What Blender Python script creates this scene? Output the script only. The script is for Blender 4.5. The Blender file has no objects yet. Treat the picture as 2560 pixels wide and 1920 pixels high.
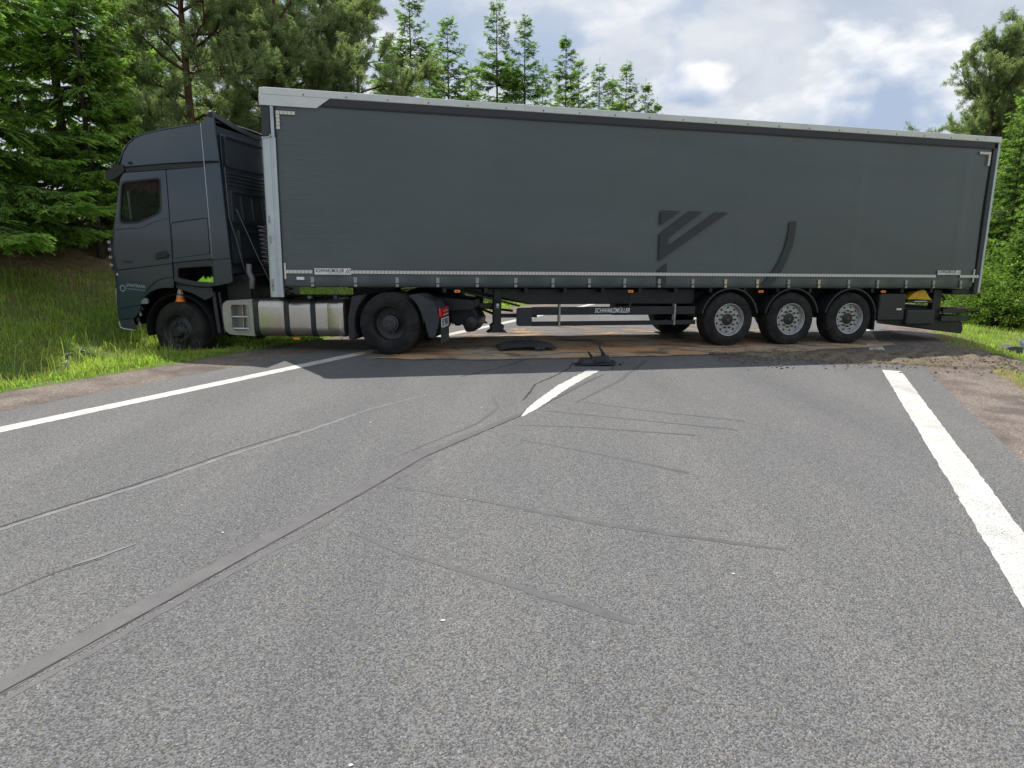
import bpy, bmesh, math, random
import numpy as np
from mathutils import Vector, Matrix, Euler
from mathutils.geometry import tessellate_polygon

scene = bpy.context.scene
C = scene.collection
R = math.radians

# ------------------------------------------------------------------ camera
CAM_H = 1.66366
cam_data = bpy.data.cameras.new('camera')
cam = bpy.data.objects.new('camera', cam_data)
C.objects.link(cam)
cam_data.sensor_width = 36.0
cam_data.lens = 36.0 * 1638.54 / 2560.0
cam_data.clip_start = 0.05
cam_data.clip_end = 4000
_m = Matrix.Rotation(math.pi / 2 - 0.19028, 4, 'X') @ Matrix.Rotation(-0.00226, 4, 'Z')
cam.matrix_world = Matrix.Translation((0, 0, CAM_H)) @ _m
scene.camera = cam

# ------------------------------------------------------------------ sun, sky, exposure
SUN_TRAVEL = Vector((1.27, -1.80, -4.04)).normalized()
sun_d = bpy.data.lights.new('sun', 'SUN')
sun_d.energy = 4.6
sun_d.angle = R(0.55)
sun_d.color = (1.0, 0.955, 0.89)
sun = bpy.data.objects.new('sun', sun_d)
C.objects.link(sun)
sun.rotation_euler = SUN_TRAVEL.to_track_quat('-Z', 'Y').to_euler()
sun.location = (-20, 30, 60)
_to = -SUN_TRAVEL
SUN_EL = math.asin(_to.z)
SUN_AZ = math.atan2(_to.x, _to.y)

world = bpy.data.worlds.new('World')
scene.world = world
world.use_nodes = True


def build_world():
    nt = world.node_tree
    nt.nodes.clear()
    N = nt.nodes.new
    L = nt.links.new
    out = N('ShaderNodeOutputWorld')
    bg = N('ShaderNodeBackground')
    bg.inputs['Strength'].default_value = 0.10
    L(bg.outputs[0], out.inputs['Surface'])
    sky = N('ShaderNodeTexSky')
    sky.sky_type = 'NISHITA'
    sky.sun_disc = False
    sky.sun_elevation = SUN_EL
    sky.sun_rotation = SUN_AZ
    sky.altitude = 400
    sky.air_density = 1.0
    sky.dust_density = 1.2
    tc = N('ShaderNodeTexCoord')

    def mapping(scale, loc=(0, 0, 0)):
        m = N('ShaderNodeMapping')
        m.inputs['Scale'].default_value = scale
        m.inputs['Location'].default_value = loc
        L(tc.outputs['Generated'], m.inputs['Vector'])
        return m

    def noise(vec, scale, detail, rough, dist=0.0):
        n = N('ShaderNodeTexNoise')
        n.inputs['Scale'].default_value = scale
        n.inputs['Detail'].default_value = detail
        n.inputs['Roughness'].default_value = rough
        n.inputs['Distortion'].default_value = dist
        L(vec, n.inputs['Vector'])
        return n

    def ramp(fac, a, b):
        r = N('ShaderNodeMapRange')
        r.interpolation_type = 'SMOOTHSTEP'
        r.inputs['From Min'].default_value = a
        r.inputs['From Max'].default_value = b
        L(fac, r.inputs['Value'])
        return r.outputs[0]

    def mixc(fac, a, b):
        m = N('ShaderNodeMix')
        m.data_type = 'RGBA'
        for k, v in (('Factor', fac), ('A', a), ('B', b)):
            s = {'Factor': m.inputs[0], 'A': m.inputs[6], 'B': m.inputs[7]}[k]
            if isinstance(v, (tuple, float, int)):
                s.default_value = v
            else:
                L(v, s)
        return m.outputs[2]

    # thin high cloud sheet, stretched sideways
    hi = noise(mapping((1.4, 1.4, 3.6), (3.1, 0.4, 0.2)).outputs[0], 1.5, 7, 0.55, 0.5)
    f_hi = ramp(hi.outputs[0], 0.24, 0.52)
    hi2 = noise(mapping((1.2, 1.2, 2.8), (3.7, 5.0, 2.0)).outputs[0], 2.6, 6, 0.6, 0.3)
    c_hi = mixc(ramp(hi2.outputs[0], 0.35, 0.68), (4.4, 5.05, 6.05, 1), (6.7, 6.95, 7.4, 1))
    col = mixc(f_hi, sky.outputs[0], c_hi)
    # heaped cloud, with undersides from a second sample higher up
    loc = (5.2, 1.2, 2.2)
    d1 = noise(mapping((1.0, 1.0, 1.7), loc).outputs[0], 6.4, 9, 0.50, 0.15)
    d2 = noise(mapping((1.0, 1.0, 1.7), (loc[0], loc[1], loc[2] + 0.06)).outputs[0], 6.4, 9, 0.50, 0.15)
    f_cu = ramp(d1.outputs[0], 0.455, 0.57)
    under = ramp(d2.outputs[0], 0.40, 0.64)
    c_cu = mixc(under, (8.9, 8.95, 9.0, 1), (3.7, 4.6, 6.1, 1))
    # heaped clouds live low over the horizon
    sep = N('ShaderNodeSeparateXYZ')
    L(tc.outputs['Generated'], sep.inputs[0])
    low = ramp(sep.outputs['Z'], 0.42, 0.24)
    mul = N('ShaderNodeMath')
    mul.operation = 'MULTIPLY'
    L(f_cu, mul.inputs[0])
    L(low, mul.inputs[1])
    col = mixc(mul.outputs[0], col, c_cu)
    L(col, bg.inputs['Color'])


build_world()
scene.view_settings.view_transform = 'Standard'
scene.view_settings.look = 'None'
scene.view_settings.exposure = 0.25
scene.view_settings.gamma = 1.0
scene.view_settings.use_curve_mapping = False
scene.render.film_transparent = False
scene.cycles.max_bounces = 12
scene.cycles.diffuse_bounces = 6
scene.cycles.transmission_bounces = 8
scene.cycles.transparent_max_bounces = 12

# ------------------------------------------------------------------ coordinate frames
RY = -0.42573
KF = 0.0183                                  # crossfall of the road
NX, NY = math.cos(RY), math.sin(RY)          # across the road (to the right)
TX, TY = -math.sin(RY), math.cos(RY)         # along the road (away)


def gz(o, s=0.0):
    """height of the terrain at road coordinates"""
    o = np.asarray(o, float)
    s = np.asarray(s, float) + o * 0
    left = np.interp(-8.5 - o, [0, 0.35, 0.8, 1.7, 3.0, 5.0, 8.0, 14, 40, 300],
                     [KF * 8.5, 0.13, -0.02, -0.07, 0.27, 1.0, 2.1, 3.0, 4.0, 6.0])
    right = np.interp(o - 2.75, [0, 0.5, 1.9, 3.8, 7.5, 18, 300],
                      [-KF * 2.75, -0.13, -0.72, -0.80, -0.2, 0.6, 3.0])
    z = np.where(o < -8.5, left, np.where(o > 2.75, right, -KF * o))
    und = 0.05 * np.sin(s * 0.9 + o * 0.7) + 0.035 * np.sin(s * 2.3 - o * 1.7 + 1.0)
    w = np.clip(np.maximum(-9.0 - o, o - 3.0) / 1.2, 0, 1)
    return z + und * w


def rw(o, s, dz=0.0):
    return Vector((NX * o + TX * s, NY * o + TY * s, float(gz(o, s)) + dz))


# ------------------------------------------------------------------ materials
MATS = {}


def nodes_of(name):
    m = bpy.data.materials.new(name)
    m.use_nodes = True
    nt = m.node_tree
    nt.nodes.clear()
    return m, nt, nt.nodes.new, nt.links.new


class MB_:
    """tiny node helper"""

    def __init__(self, name):
        self.m, self.nt, self.N, self.L = nodes_of(name)
        self.out = self.N('ShaderNodeOutputMaterial')
        self.p = self.N('ShaderNodeBsdfPrincipled')
        self.L(self.p.outputs[0], self.out.inputs['Surface'])
        self.tc = None

    def coord(self, kind='Object', scale=(1, 1, 1)):
        t = self.N('ShaderNodeTexCoord')
        mp = self.N('ShaderNodeMapping')
        mp.inputs['Scale'].default_value = scale
        self.L(t.outputs[kind], mp.inputs[0])
        return mp.outputs[0]

    def world(self, scale=(1, 1, 1), rotz=0.0):
        t = self.N('ShaderNodeNewGeometry')
        mp = self.N('ShaderNodeMapping')
        mp.inputs['Scale'].default_value = scale
        mp.inputs['Rotation'].default_value = (0, 0, rotz)
        self.L(t.outputs['Position'], mp.inputs[0])
        return mp.outputs[0]

    def noise(self, vec, scale, detail=4, rough=0.5, dist=0.0):
        n = self.N('ShaderNodeTexNoise')
        n.inputs['Scale'].default_value = scale
        n.inputs['Detail'].default_value = detail
        n.inputs['Roughness'].default_value = rough
        n.inputs['Distortion'].default_value = dist
        self.L(vec, n.inputs['Vector'])
        return n.outputs[0]

    def voro(self, vec, scale, out='Color', feature='F1'):
        n = self.N('ShaderNodeTexVoronoi')
        n.feature = feature
        n.inputs['Scale'].default_value = scale
        self.L(vec, n.inputs['Vector'])
        return n.outputs[out]

    def rng(self, v, a, b, c=0.0, d=1.0, smooth=False):
        n = self.N('ShaderNodeMapRange')
        if smooth:
            n.interpolation_type = 'SMOOTHSTEP'
        for i, x in ((1, a), (2, b), (3, c), (4, d)):
            n.inputs[i].default_value = x
        self.L(v, n.inputs[0])
        return n.outputs[0]

    def mix(self, f, a, b, mode='MIX'):
        m = self.N('ShaderNodeMix')
        m.data_type = 'RGBA'
        m.blend_type = mode
        for s, v in ((m.inputs[0], f), (m.inputs[6], a), (m.inputs[7], b)):
            if isinstance(v, (int, float)):
                s.default_value = v
            elif isinstance(v, tuple):
                s.default_value = v if len(v) == 4 else (*v, 1)
            else:
                self.L(v, s)
        return m.outputs[2]

    def math(self, op, a, b=0.0):
        m = self.N('ShaderNodeMath')
        m.operation = op
        for s, v in ((m.inputs[0], a), (m.inputs[1], b)):
            if isinstance(v, (int, float)):
                s.default_value = v
            else:
                self.L(v, s)
        return m.outputs[0]

    def bump(self, h, strength=0.3, dist=0.01):
        b = self.N('ShaderNodeBump')
        b.inputs['Strength'].default_value = strength
        b.inputs['Distance'].default_value = dist
        self.L(h, b.inputs['Height'])
        self.L(b.outputs[0], self.p.inputs['Normal'])
        return b

    def set(self, **kw):
        names = {'base': 'Base Color', 'rough': 'Roughness', 'metal': 'Metallic', 'spec': 'Specular IOR Level',
                 'coat': 'Coat Weight', 'coatr': 'Coat Roughness', 'alpha': 'Alpha', 'trans': 'Transmission Weight',
                 'ior': 'IOR', 'emis': 'Emission Color', 'emiss': 'Emission Strength'}
        for k, v in kw.items():
            s = self.p.inputs[names[k]]
            if isinstance(v, (int, float)):
                s.default_value = v
            elif isinstance(v, tuple):
                s.default_value = (*v, 1) if len(v) == 3 else v
            else:
                self.L(v, s)
        return self


def simple(name, col, rough=0.5, metal=0.0, spec=0.5, var=0.12, scale=6.0, coat=0.0, bump=0.0, bscale=60.0, dirt=None, dirtf=0.0):
    b = MB_(name)
    v = b.coord('Object')
    n = b.noise(v, scale, 5, 0.6)
    lo = tuple(c * (1 - var) for c in col)
    hi = tuple(min(1, c * (1 + var)) for c in col)
    c = b.mix(b.rng(n, 0.3, 0.7), lo, hi)
    if dirt:
        d = b.noise(v, scale * 0.6, 8, 0.7, 0.4)
        c = b.mix(b.rng(d, 0.5, 0.75, 0, dirtf), c, dirt)
    b.set(base=c, rough=b.rng(n, 0.2, 0.8, max(0, rough - 0.07), min(1, rough + 0.07)), metal=metal, spec=spec, coat=coat, coatr=0.08)
    if bump:
        b.bump(b.noise(v, bscale, 4, 0.6), bump, 0.01)
    MATS[name] = b.m
    return b.m


def mat_asphalt(name, base, tint=(1, 1, 1), aggregate=True):
    b = MB_(name)
    v = b.world()
    va = b.world((1, 1, 1), -RY * 1.0)
    stretch = b.world((1.0, 0.06, 1), -RY)
    stones = b.voro(v, 150, 'Color')
    sep = b.N('ShaderNodeSeparateColor')
    b.L(stones, sep.inputs[0])
    stone_v = sep.outputs[0]
    fine = b.noise(v, 300, 3, 0.7)
    mid = b.noise(v, 38, 5, 0.7)
    big = b.noise(stretch, 0.9, 5, 0.6)
    blot = b.noise(b.world((1, 0.35, 1), -RY), 0.8, 7, 0.62, 0.4)
    c0 = tuple(x * base * 0.50 for x in tint)
    c1 = tuple(x * base * 1.52 for x in tint)
    c = b.mix(b.rng(stone_v, 0.1, 0.95), c0, c1)
    c = b.mix(b.rng(fine, 0.3, 0.7, 0.0, 0.75), c, b.mix(0.5, c, (base * .22, base * .22, base * .23)))
    c = b.mix(b.rng(mid, 0.35, 0.65, 0.0, 0.25), c, b.mix(1.0, c, (0.80, 0.80, 0.81), 'MULTIPLY'))
    # scattered pale and ochre chips
    pick = b.rng(sep.outputs[1], 0.978, 0.985, 0, 0.8)
    c = b.mix(pick, c, (0.34, 0.33, 0.30))
    pick2 = b.rng(sep.outputs[2], 0.986, 0.992, 0, 0.8)
    c = b.mix(pick2, c, (0.24, 0.19, 0.11))
    # wheel tracks and old patches
    c = b.mix(b.rng(big, 0.36, 0.64, 0.0, 0.6), c, b.mix(1.0, c, (1.24, 1.21, 1.18), 'MULTIPLY'))
    c = b.mix(b.rng(blot, 0.42, 0.70, 0.0, 0.6), c, b.mix(1.0, c, (0.74, 0.77, 0.82), 'MULTIPLY'))
    b.set(base=c, rough=b.rng(stone_v, 0, 1, 0.72, 0.9), spec=0.3)
    h1 = b.voro(v, 150, 'Distance')
    h = b.math('ADD', b.math('MULTIPLY', h1, -1.0), b.math('MULTIPLY', fine, 0.4))
    b.bump(h, 0.8, 0.006)
    MATS[name] = b.m
    return b.m


mat_asphalt('asphalt', 0.175, (0.99, 0.985, 0.985))
mat_asphalt('asphalt_edge', 0.20, (1.0, 1.0, 1.0))


def mat_gravel():
    b = MB_('gravel')
    v = b.world()
    st = b.voro(v, 70, 'Color')
    sep = b.N('ShaderNodeSeparateColor')
    b.L(st, sep.inputs[0])
    n = b.noise(v, 1.6, 7, 0.65)
    c = b.mix(b.rng(sep.outputs[0], 0, 1), (0.13, 0.105, 0.09), (0.32, 0.27, 0.235))
    c = b.mix(b.rng(n, 0.42, 0.62, 0, 0.75), c, (0.10, 0.085, 0.08))
    b.set(base=c, rough=0.95, spec=0.2)
    h = b.math('MULTIPLY', b.voro(v, 70, 'Distance'), -1.0)
    b.bump(h, 0.8, 0.012)
    MATS['gravel'] = b.m


mat_gravel()


def mat_ground():
    b = MB_('ground')
    v = b.world()
    n = b.noise(v, 0.55, 7, 0.65)
    n2 = b.noise(v, 5.0, 7, 0.7)
    c = b.mix(b.rng(n2, 0.3, 0.7), (0.10, 0.135, 0.042), (0.19, 0.225, 0.075))
    dry = b.mix(b.rng(n2, 0.35, 0.65), (0.18, 0.125, 0.07), (0.33, 0.25, 0.14))
    at = b.N('ShaderNodeAttribute')
    at.attribute_name = 'litter'
    f = b.math('ADD', at.outputs['Fac'], b.rng(n, 0.35, 0.7, -0.35, 0.5))
    c = b.mix(b.rng(f, 0.35, 0.75), c, dry)
    b.set(base=c, rough=0.98, spec=0.1)
    b.bump(b.noise(v, 22, 6, 0.7), 0.9, 0.04)
    MATS['ground'] = b.m


mat_ground()


def mat_soil():
    b = MB_('soil')
    v = b.world()
    n = b.noise(v, 14, 8, 0.7)
    n2 = b.noise(v, 1.7, 6, 0.6)
    c = b.mix(b.rng(n, 0.3, 0.7), (0.14, 0.115, 0.095), (0.33, 0.28, 0.225))
    c = b.mix(b.rng(n2, 0.4, 0.65, 0, 0.6), c, (0.16, 0.14, 0.07))
    b.set(base=c, rough=0.97, spec=0.15)
    b.bump(b.noise(v, 45, 8, 0.75), 1.0, 0.03)
    MATS['soil'] = b.m


mat_soil()


def mat_dirt_film():
    b = MB_('dirt_film')
    v = b.world()
    vs = b.world((0.75, 1.5, 1), -0.23277)
    n = b.noise(vs, 1.8, 8, 0.68, 0.6)
    n2 = b.noise(v, 30, 5, 0.7)
    n3 = b.noise(vs, 0.9, 5, 0.6, 1.0)
    c = b.mix(b.rng(n3, 0.42, 0.6), (0.50, 0.42, 0.31), (0.62, 0.35, 0.17))
    c = b.mix(b.rng(n, 0.36, 0.52), (0.13, 0.105, 0.085), c)
    c = b.mix(b.rng(n2, 0.4, 0.7, 0, 0.4), c, (0.17, 0.13, 0.09))
    at = b.N('ShaderNodeAttribute')
    at.attribute_name = 'cover'
    f = b.math('SUBTRACT', b.math('MULTIPLY', at.outputs['Fac'], 1.25), b.rng(b.noise(vs, 1.1, 6, 0.65, 0.5), 0.3, 0.7))
    f = b.math('ADD', f, b.rng(n2, 0.3, 0.7, -0.15, 0.15))
    b.set(base=c, rough=0.95, spec=0.15, alpha=b.rng(f, 0.0, 0.32, 0, 0.92))
    MATS['dirt_film'] = b.m


mat_dirt_film()


def mat_paint():
    b = MB_('road_paint')
    v = b.world()
    st = b.noise(v, 95, 4, 0.75)
    wear = b.noise(v, 3.0, 6, 0.65)
    c = b.mix(b.rng(wear, 0.35, 0.7), (0.62, 0.615, 0.585), (0.50, 0.495, 0.47))
    k = b.math('ADD', st, b.rng(wear, 0.3, 0.75, 0.0, 0.10))
    chips = b.rng(k, 0.635, 0.68)
    c = b.mix(chips, c, (0.20, 0.195, 0.19))
    cs = b.N('ShaderNodeSeparateColor')
    b.L(b.voro(v, 120, 'Color'), cs.inputs[0])
    c = b.mix(b.rng(b.math('ADD', cs.outputs[0], b.rng(wear, 0.3, 0.7, 0.0, 0.05)), 0.955, 0.965, 0, 0.9), c, (0.24, 0.235, 0.23))
    c = b.mix(b.rng(b.noise(b.world((1, 0.2, 1), -RY), 1.4, 6, 0.65), 0.45, 0.75, 0, 0.5), c, b.mix(1.0, c, (0.72, 0.71, 0.69), 'MULTIPLY'))
    b.set(base=c, rough=0.75, spec=0.3)
    b.bump(b.noise(v, 140, 4, 0.7), 0.6, 0.005)
    MATS['road_paint'] = b.m


mat_paint()


def mat_seal():
    b = MB_('bitumen_seal')
    v = b.world()
    n = b.noise(v, 7, 6, 0.7)
    n2 = b.noise(v, 170, 3, 0.7)
    c = b.mix(b.rng(n, 0.3, 0.7), (0.070, 0.069, 0.073), (0.112, 0.109, 0.111))
    c = b.mix(b.rng(n2, 0.5, 0.75, 0, 0.45), c, (0.18, 0.175, 0.17))
    b.set(base=c, rough=0.62, spec=0.45)
    b.bump(n2, 0.35, 0.004)
    MATS['bitumen_seal'] = b.m


mat_seal()
simple('road_crack', (0.062, 0.060, 0.059), 0.95, spec=0.1)
simple('pale_seal', (0.165, 0.161, 0.165), 0.6, spec=0.4, var=0.2, scale=9)
simple('old_crack', (0.100, 0.097, 0.095), 0.95, spec=0.1)


def mat_foliage(name, trans=0.35, rough=0.55, var=0.25):
    b = MB_(name)
    at = b.N('ShaderNodeAttribute')
    at.attribute_name = 'tint'
    v = b.coord('Object')
    n = b.noise(v, 1.3, 3, 0.6)
    c = b.mix(b.rng(n, 0.3, 0.7), b.mix(1.0, at.outputs['Color'], (1 - var, 1 - var, 1 - var), 'MULTIPLY'),
              b.mix(1.0, at.outputs['Color'], (1 + var, 1 + var * 0.8, 1 + var * 0.4), 'MULTIPLY'))
    b.set(base=c, rough=rough, spec=0.3)
    tr = b.N('ShaderNodeBsdfTranslucent')
    b.L(b.mix(1.0, c, (1.25, 1.45, 0.75), 'MULTIPLY'), tr.inputs['Color'])
    mx = b.N('ShaderNodeMixShader')
    mx.inputs[0].default_value = trans
    b.L(b.p.outputs[0], mx.inputs[1])
    b.L(tr.outputs[0], mx.inputs[2])
    b.L(mx.outputs[0], b.out.inputs['Surface'])
    MATS[name] = b.m
    return b.m


mat_foliage('needles', 0.56)
mat_foliage('leaves', 0.5, 0.5)
mat_foliage('grass', 0.5, 0.6, 0.3)


def mat_bark(name, a, c_, sc):
    b = MB_(name)
    v = b.coord('Object', (1, 1, 0.25))
    n = b.noise(v, sc, 7, 0.7, 0.5)
    b.set(base=b.mix(b.rng(n, 0.3, 0.7), a, c_), rough=0.95, spec=0.15)
    b.bump(n, 1.0, 0.04)
    MATS[name] = b.m


mat_bark('spruce_bark', (0.035, 0.027, 0.022), (0.13, 0.105, 0.085), 9)
mat_bark('pine_bark', (0.06, 0.038, 0.028), (0.24, 0.15, 0.10), 9)


def mat_tarp():
    b = MB_('tarpaulin')
    v = b.coord('Object')
    wr = b.coord('Object', (0.35, 1.0, 1.1))
    n = b.noise(wr, 1.2, 3, 0.5, 0.3)
    fine = b.noise(v, 420, 2, 0.5)
    dust = b.noise(b.coord('Object', (0.35, 1, 1.2)), 1.3, 8, 0.7, 0.6)
    streak = b.noise(b.coord('Object', (0.25, 1.0, 14.0)), 2.2, 5, 0.6, 0.2)
    c = b.mix(b.rng(n, 0.3, 0.7), (0.068, 0.087, 0.093), (0.078, 0.098, 0.104))
    c = b.mix(b.rng(dust, 0.45, 0.8, 0, 0.5), c, (0.115, 0.128, 0.135))
    c = b.mix(b.rng(streak, 0.74, 0.84, 0, 0.05), c, (0.12, 0.13, 0.13))
    b.set(base=c, rough=b.rng(dust, 0.3, 0.75, 0.26, 0.44), spec=0.5)
    # welded seams of the sheet and slack folds by the front edge
    sx = b.N('ShaderNodeSeparateXYZ')
    b.L(v, sx.inputs[0])

    def ridge(coord, at, w):
        d = b.math('ABSOLUTE', b.math('SUBTRACT', coord, at))
        return b.rng(d, 0.0, w, 1.0, 0.0, True)
    seams = None
    for coord, at, w in ((sx.outputs['Z'], 3.22, 0.018), (sx.outputs['Z'], 2.02, 0.015), (sx.outputs['X'], 2.35, 0.02), (sx.outputs['X'], 4.75, 0.02), (sx.outputs['X'], 7.15, 0.02), (sx.outputs['X'], 9.55, 0.02), (sx.outputs['X'], 11.9, 0.02)):
        r = ridge(coord, at, w)
        seams = r if seams is None else b.math('MAXIMUM', seams, r)
    fold = b.noise(b.coord('Object', (0.9, 1.0, 7.0)), 2.4, 4, 0.5, 0.8)
    fold = b.math('MULTIPLY', fold, b.rng(sx.outputs['X'], 0.2, 2.0, 0.5, 0.0))
    h = b.math('ADD', b.math('MULTIPLY', n, 0.35), b.math('MULTIPLY', fine, 0.02))
    h = b.math('ADD', h, b.math('MULTIPLY', seams, 0.06))
    h = b.math('ADD', h, fold)
    b.bump(h, 0.30, 0.05)
    MATS['tarpaulin'] = b.m


mat_tarp()
simple('tarp_print', (0.020, 0.026, 0.031), 0.45, var=0.1)
simple('tarp_band', (0.024, 0.026, 0.034), 0.5, var=0.12)
simple('alu_white', (0.62, 0.645, 0.635), 0.42, metal=0.0, spec=0.5, var=0.07, scale=3, dirt=(0.40, 0.41, 0.40), dirtf=0.5)
simple('alu_post', (0.46, 0.51, 0.54), 0.36, metal=0.35, var=0.08, scale=4, dirt=(0.25, 0.26, 0.26), dirtf=0.5)
simple('reflector', (0.60, 0.58, 0.54), 0.45, var=0.12, scale=30)
simple('buckle_steel', (0.30, 0.31, 0.30), 0.42, metal=0.6, var=0.3, scale=25)
simple('buckle_brass', (0.55, 0.44, 0.30), 0.45, metal=0.4, var=0.2, scale=25)
simple('chassis_black', (0.012, 0.013, 0.016), 0.55, var=0.25, scale=5, dirt=(0.05, 0.045, 0.04), dirtf=0.35)
simple('plastic_black', (0.018, 0.020, 0.024), 0.5, var=0.2, scale=8, dirt=(0.06, 0.058, 0.055), dirtf=0.35)
simple('plastic_dark', (0.030, 0.034, 0.040), 0.55, var=0.2, scale=8, dirt=(0.08, 0.08, 0.08), dirtf=0.4)
simple('cab_paint', (0.011, 0.031, 0.053), 0.30, spec=0.5, var=0.07, scale=1.5, coat=0.7, dirt=(0.032, 0.050, 0.066), dirtf=0.4)
simple('rear_wall_sky_tint', (0.075, 0.092, 0.112), 0.22, spec=0.6, var=0.1, scale=2, coat=0.5)  # cab paint lightened; the sky's reflection is put into the base colour
simple('cab_paint_gloss', (0.026, 0.040, 0.056), 0.12, spec=0.5, var=0.07, scale=1.5, coat=0.8)
simple('interior_black', (0.010, 0.010, 0.011), 0.8)
simple('curtain_brown', (0.10, 0.035, 0.022), 0.9, var=0.3, scale=12)
simple('seat_grey', (0.03, 0.03, 0.033), 0.9)
simple('hi_vis', (0.42, 0.86, 0.06), 0.75, var=0.12, scale=20)
simple('white_paint', (0.72, 0.73, 0.74), 0.5, var=0.05)
simple('print_grey', (0.26, 0.29, 0.31), 0.5, var=0.1)
simple('print_black', (0.015, 0.015, 0.017), 0.5)
simple('print_red', (0.30, 0.05, 0.045), 0.5)
simple('lamp_red', (0.62, 0.02, 0.03), 0.18, var=0.15, scale=20, coat=0.6)
simple('lamp_amber', (0.85, 0.27, 0.03), 0.2, var=0.1, scale=20, coat=0.5)
simple('lamp_clear', (0.55, 0.50, 0.50), 0.15, coat=0.5)
simple('cone_orange', (0.90, 0.24, 0.02), 0.5, var=0.08)
simple('chock_yellow', (0.62, 0.37, 0.01), 0.5, var=0.15, scale=14)
simple('hub_black', (0.020, 0.021, 0.023), 0.45, var=0.3, scale=12, dirt=(0.07, 0.065, 0.06), dirtf=0.4)
simple('hub_grey', (0.045, 0.048, 0.052), 0.5, var=0.3, scale=12)
simple('rim_silver', (0.42, 0.43, 0.44), 0.38, metal=0.55, var=0.18, scale=14, dirt=(0.12, 0.11, 0.10), dirtf=0.55)
simple('hose_grey', (0.22, 0.22, 0.23), 0.4, var=0.1)
simple('hose_violet', (0.10, 0.08, 0.28), 0.4, var=0.1)
simple('concrete_block', (0.10, 0.095, 0.085), 0.95, var=0.3, scale=20, bump=0.5)
simple('grey_sheet', (0.22, 0.26, 0.29), 0.35, var=0.3, scale=16)
simple('stone', (0.30, 0.26, 0.22), 0.95, var=0.35, scale=9, bump=0.4)
simple('flower_white', (0.75, 0.76, 0.70), 0.8)


def mat_tyre():
    b = MB_('tyre_rubber')
    v = b.coord('Object')
    n = b.noise(v, 5, 8, 0.7, 0.5)
    c = b.mix(b.rng(n, 0.38, 0.72), (0.010, 0.010, 0.011), (0.040, 0.037, 0.034))
    b.set(base=c, rough=0.8, spec=0.3)
    b.bump(b.noise(v, 90, 4, 0.6), 0.25, 0.01)
    MATS['tyre_rubber'] = b.m


mat_tyre()


def mat_tank():
    b = MB_('tank_alu')
    v = b.coord('Object', (1, 1, 14))
    n = b.noise(v, 9, 5, 0.6)
    d = b.noise(b.coord('Object'), 2.5, 7, 0.65)
    c = b.mix(b.rng(n, 0.3, 0.7), (0.47, 0.44, 0.40), (0.58, 0.55, 0.50))
    c = b.mix(b.rng(d, 0.45, 0.75, 0, 0.5), c, (0.34, 0.31, 0.27))
    b.set(base=c, rough=b.rng(n, 0.2, 0.8, 0.24, 0.38), metal=0.92, spec=0.5)
    MATS['tank_alu'] = b.m


mat_tank()
simple('tank_cap', (0.40, 0.385, 0.355), 0.45, metal=0.45, var=0.1, scale=7, dirt=(0.22, 0.20, 0.17), dirtf=0.4)


def mat_glass():
    b = MB_('window_glass')
    tr = b.N('ShaderNodeBsdfTransparent')
    tr.inputs[0].default_value = (0.86, 0.90, 0.87, 1)
    fr = b.N('ShaderNodeFresnel')
    fr.inputs[0].default_value = 1.5
    mx = b.N('ShaderNodeMixShader')
    b.set(base=(0.01, 0.012, 0.012), rough=0.03, spec=0.8)
    b.L(b.math('ADD', b.math('MULTIPLY', fr.outputs[0], 0.7), 0.02), mx.inputs[0])
    b.L(tr.outputs[0], mx.inputs[1])
    b.L(b.p.outputs[0], mx.inputs[2])
    b.L(mx.outputs[0], b.out.inputs['Surface'])
    MATS['window_glass'] = b.m


mat_glass()


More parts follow.
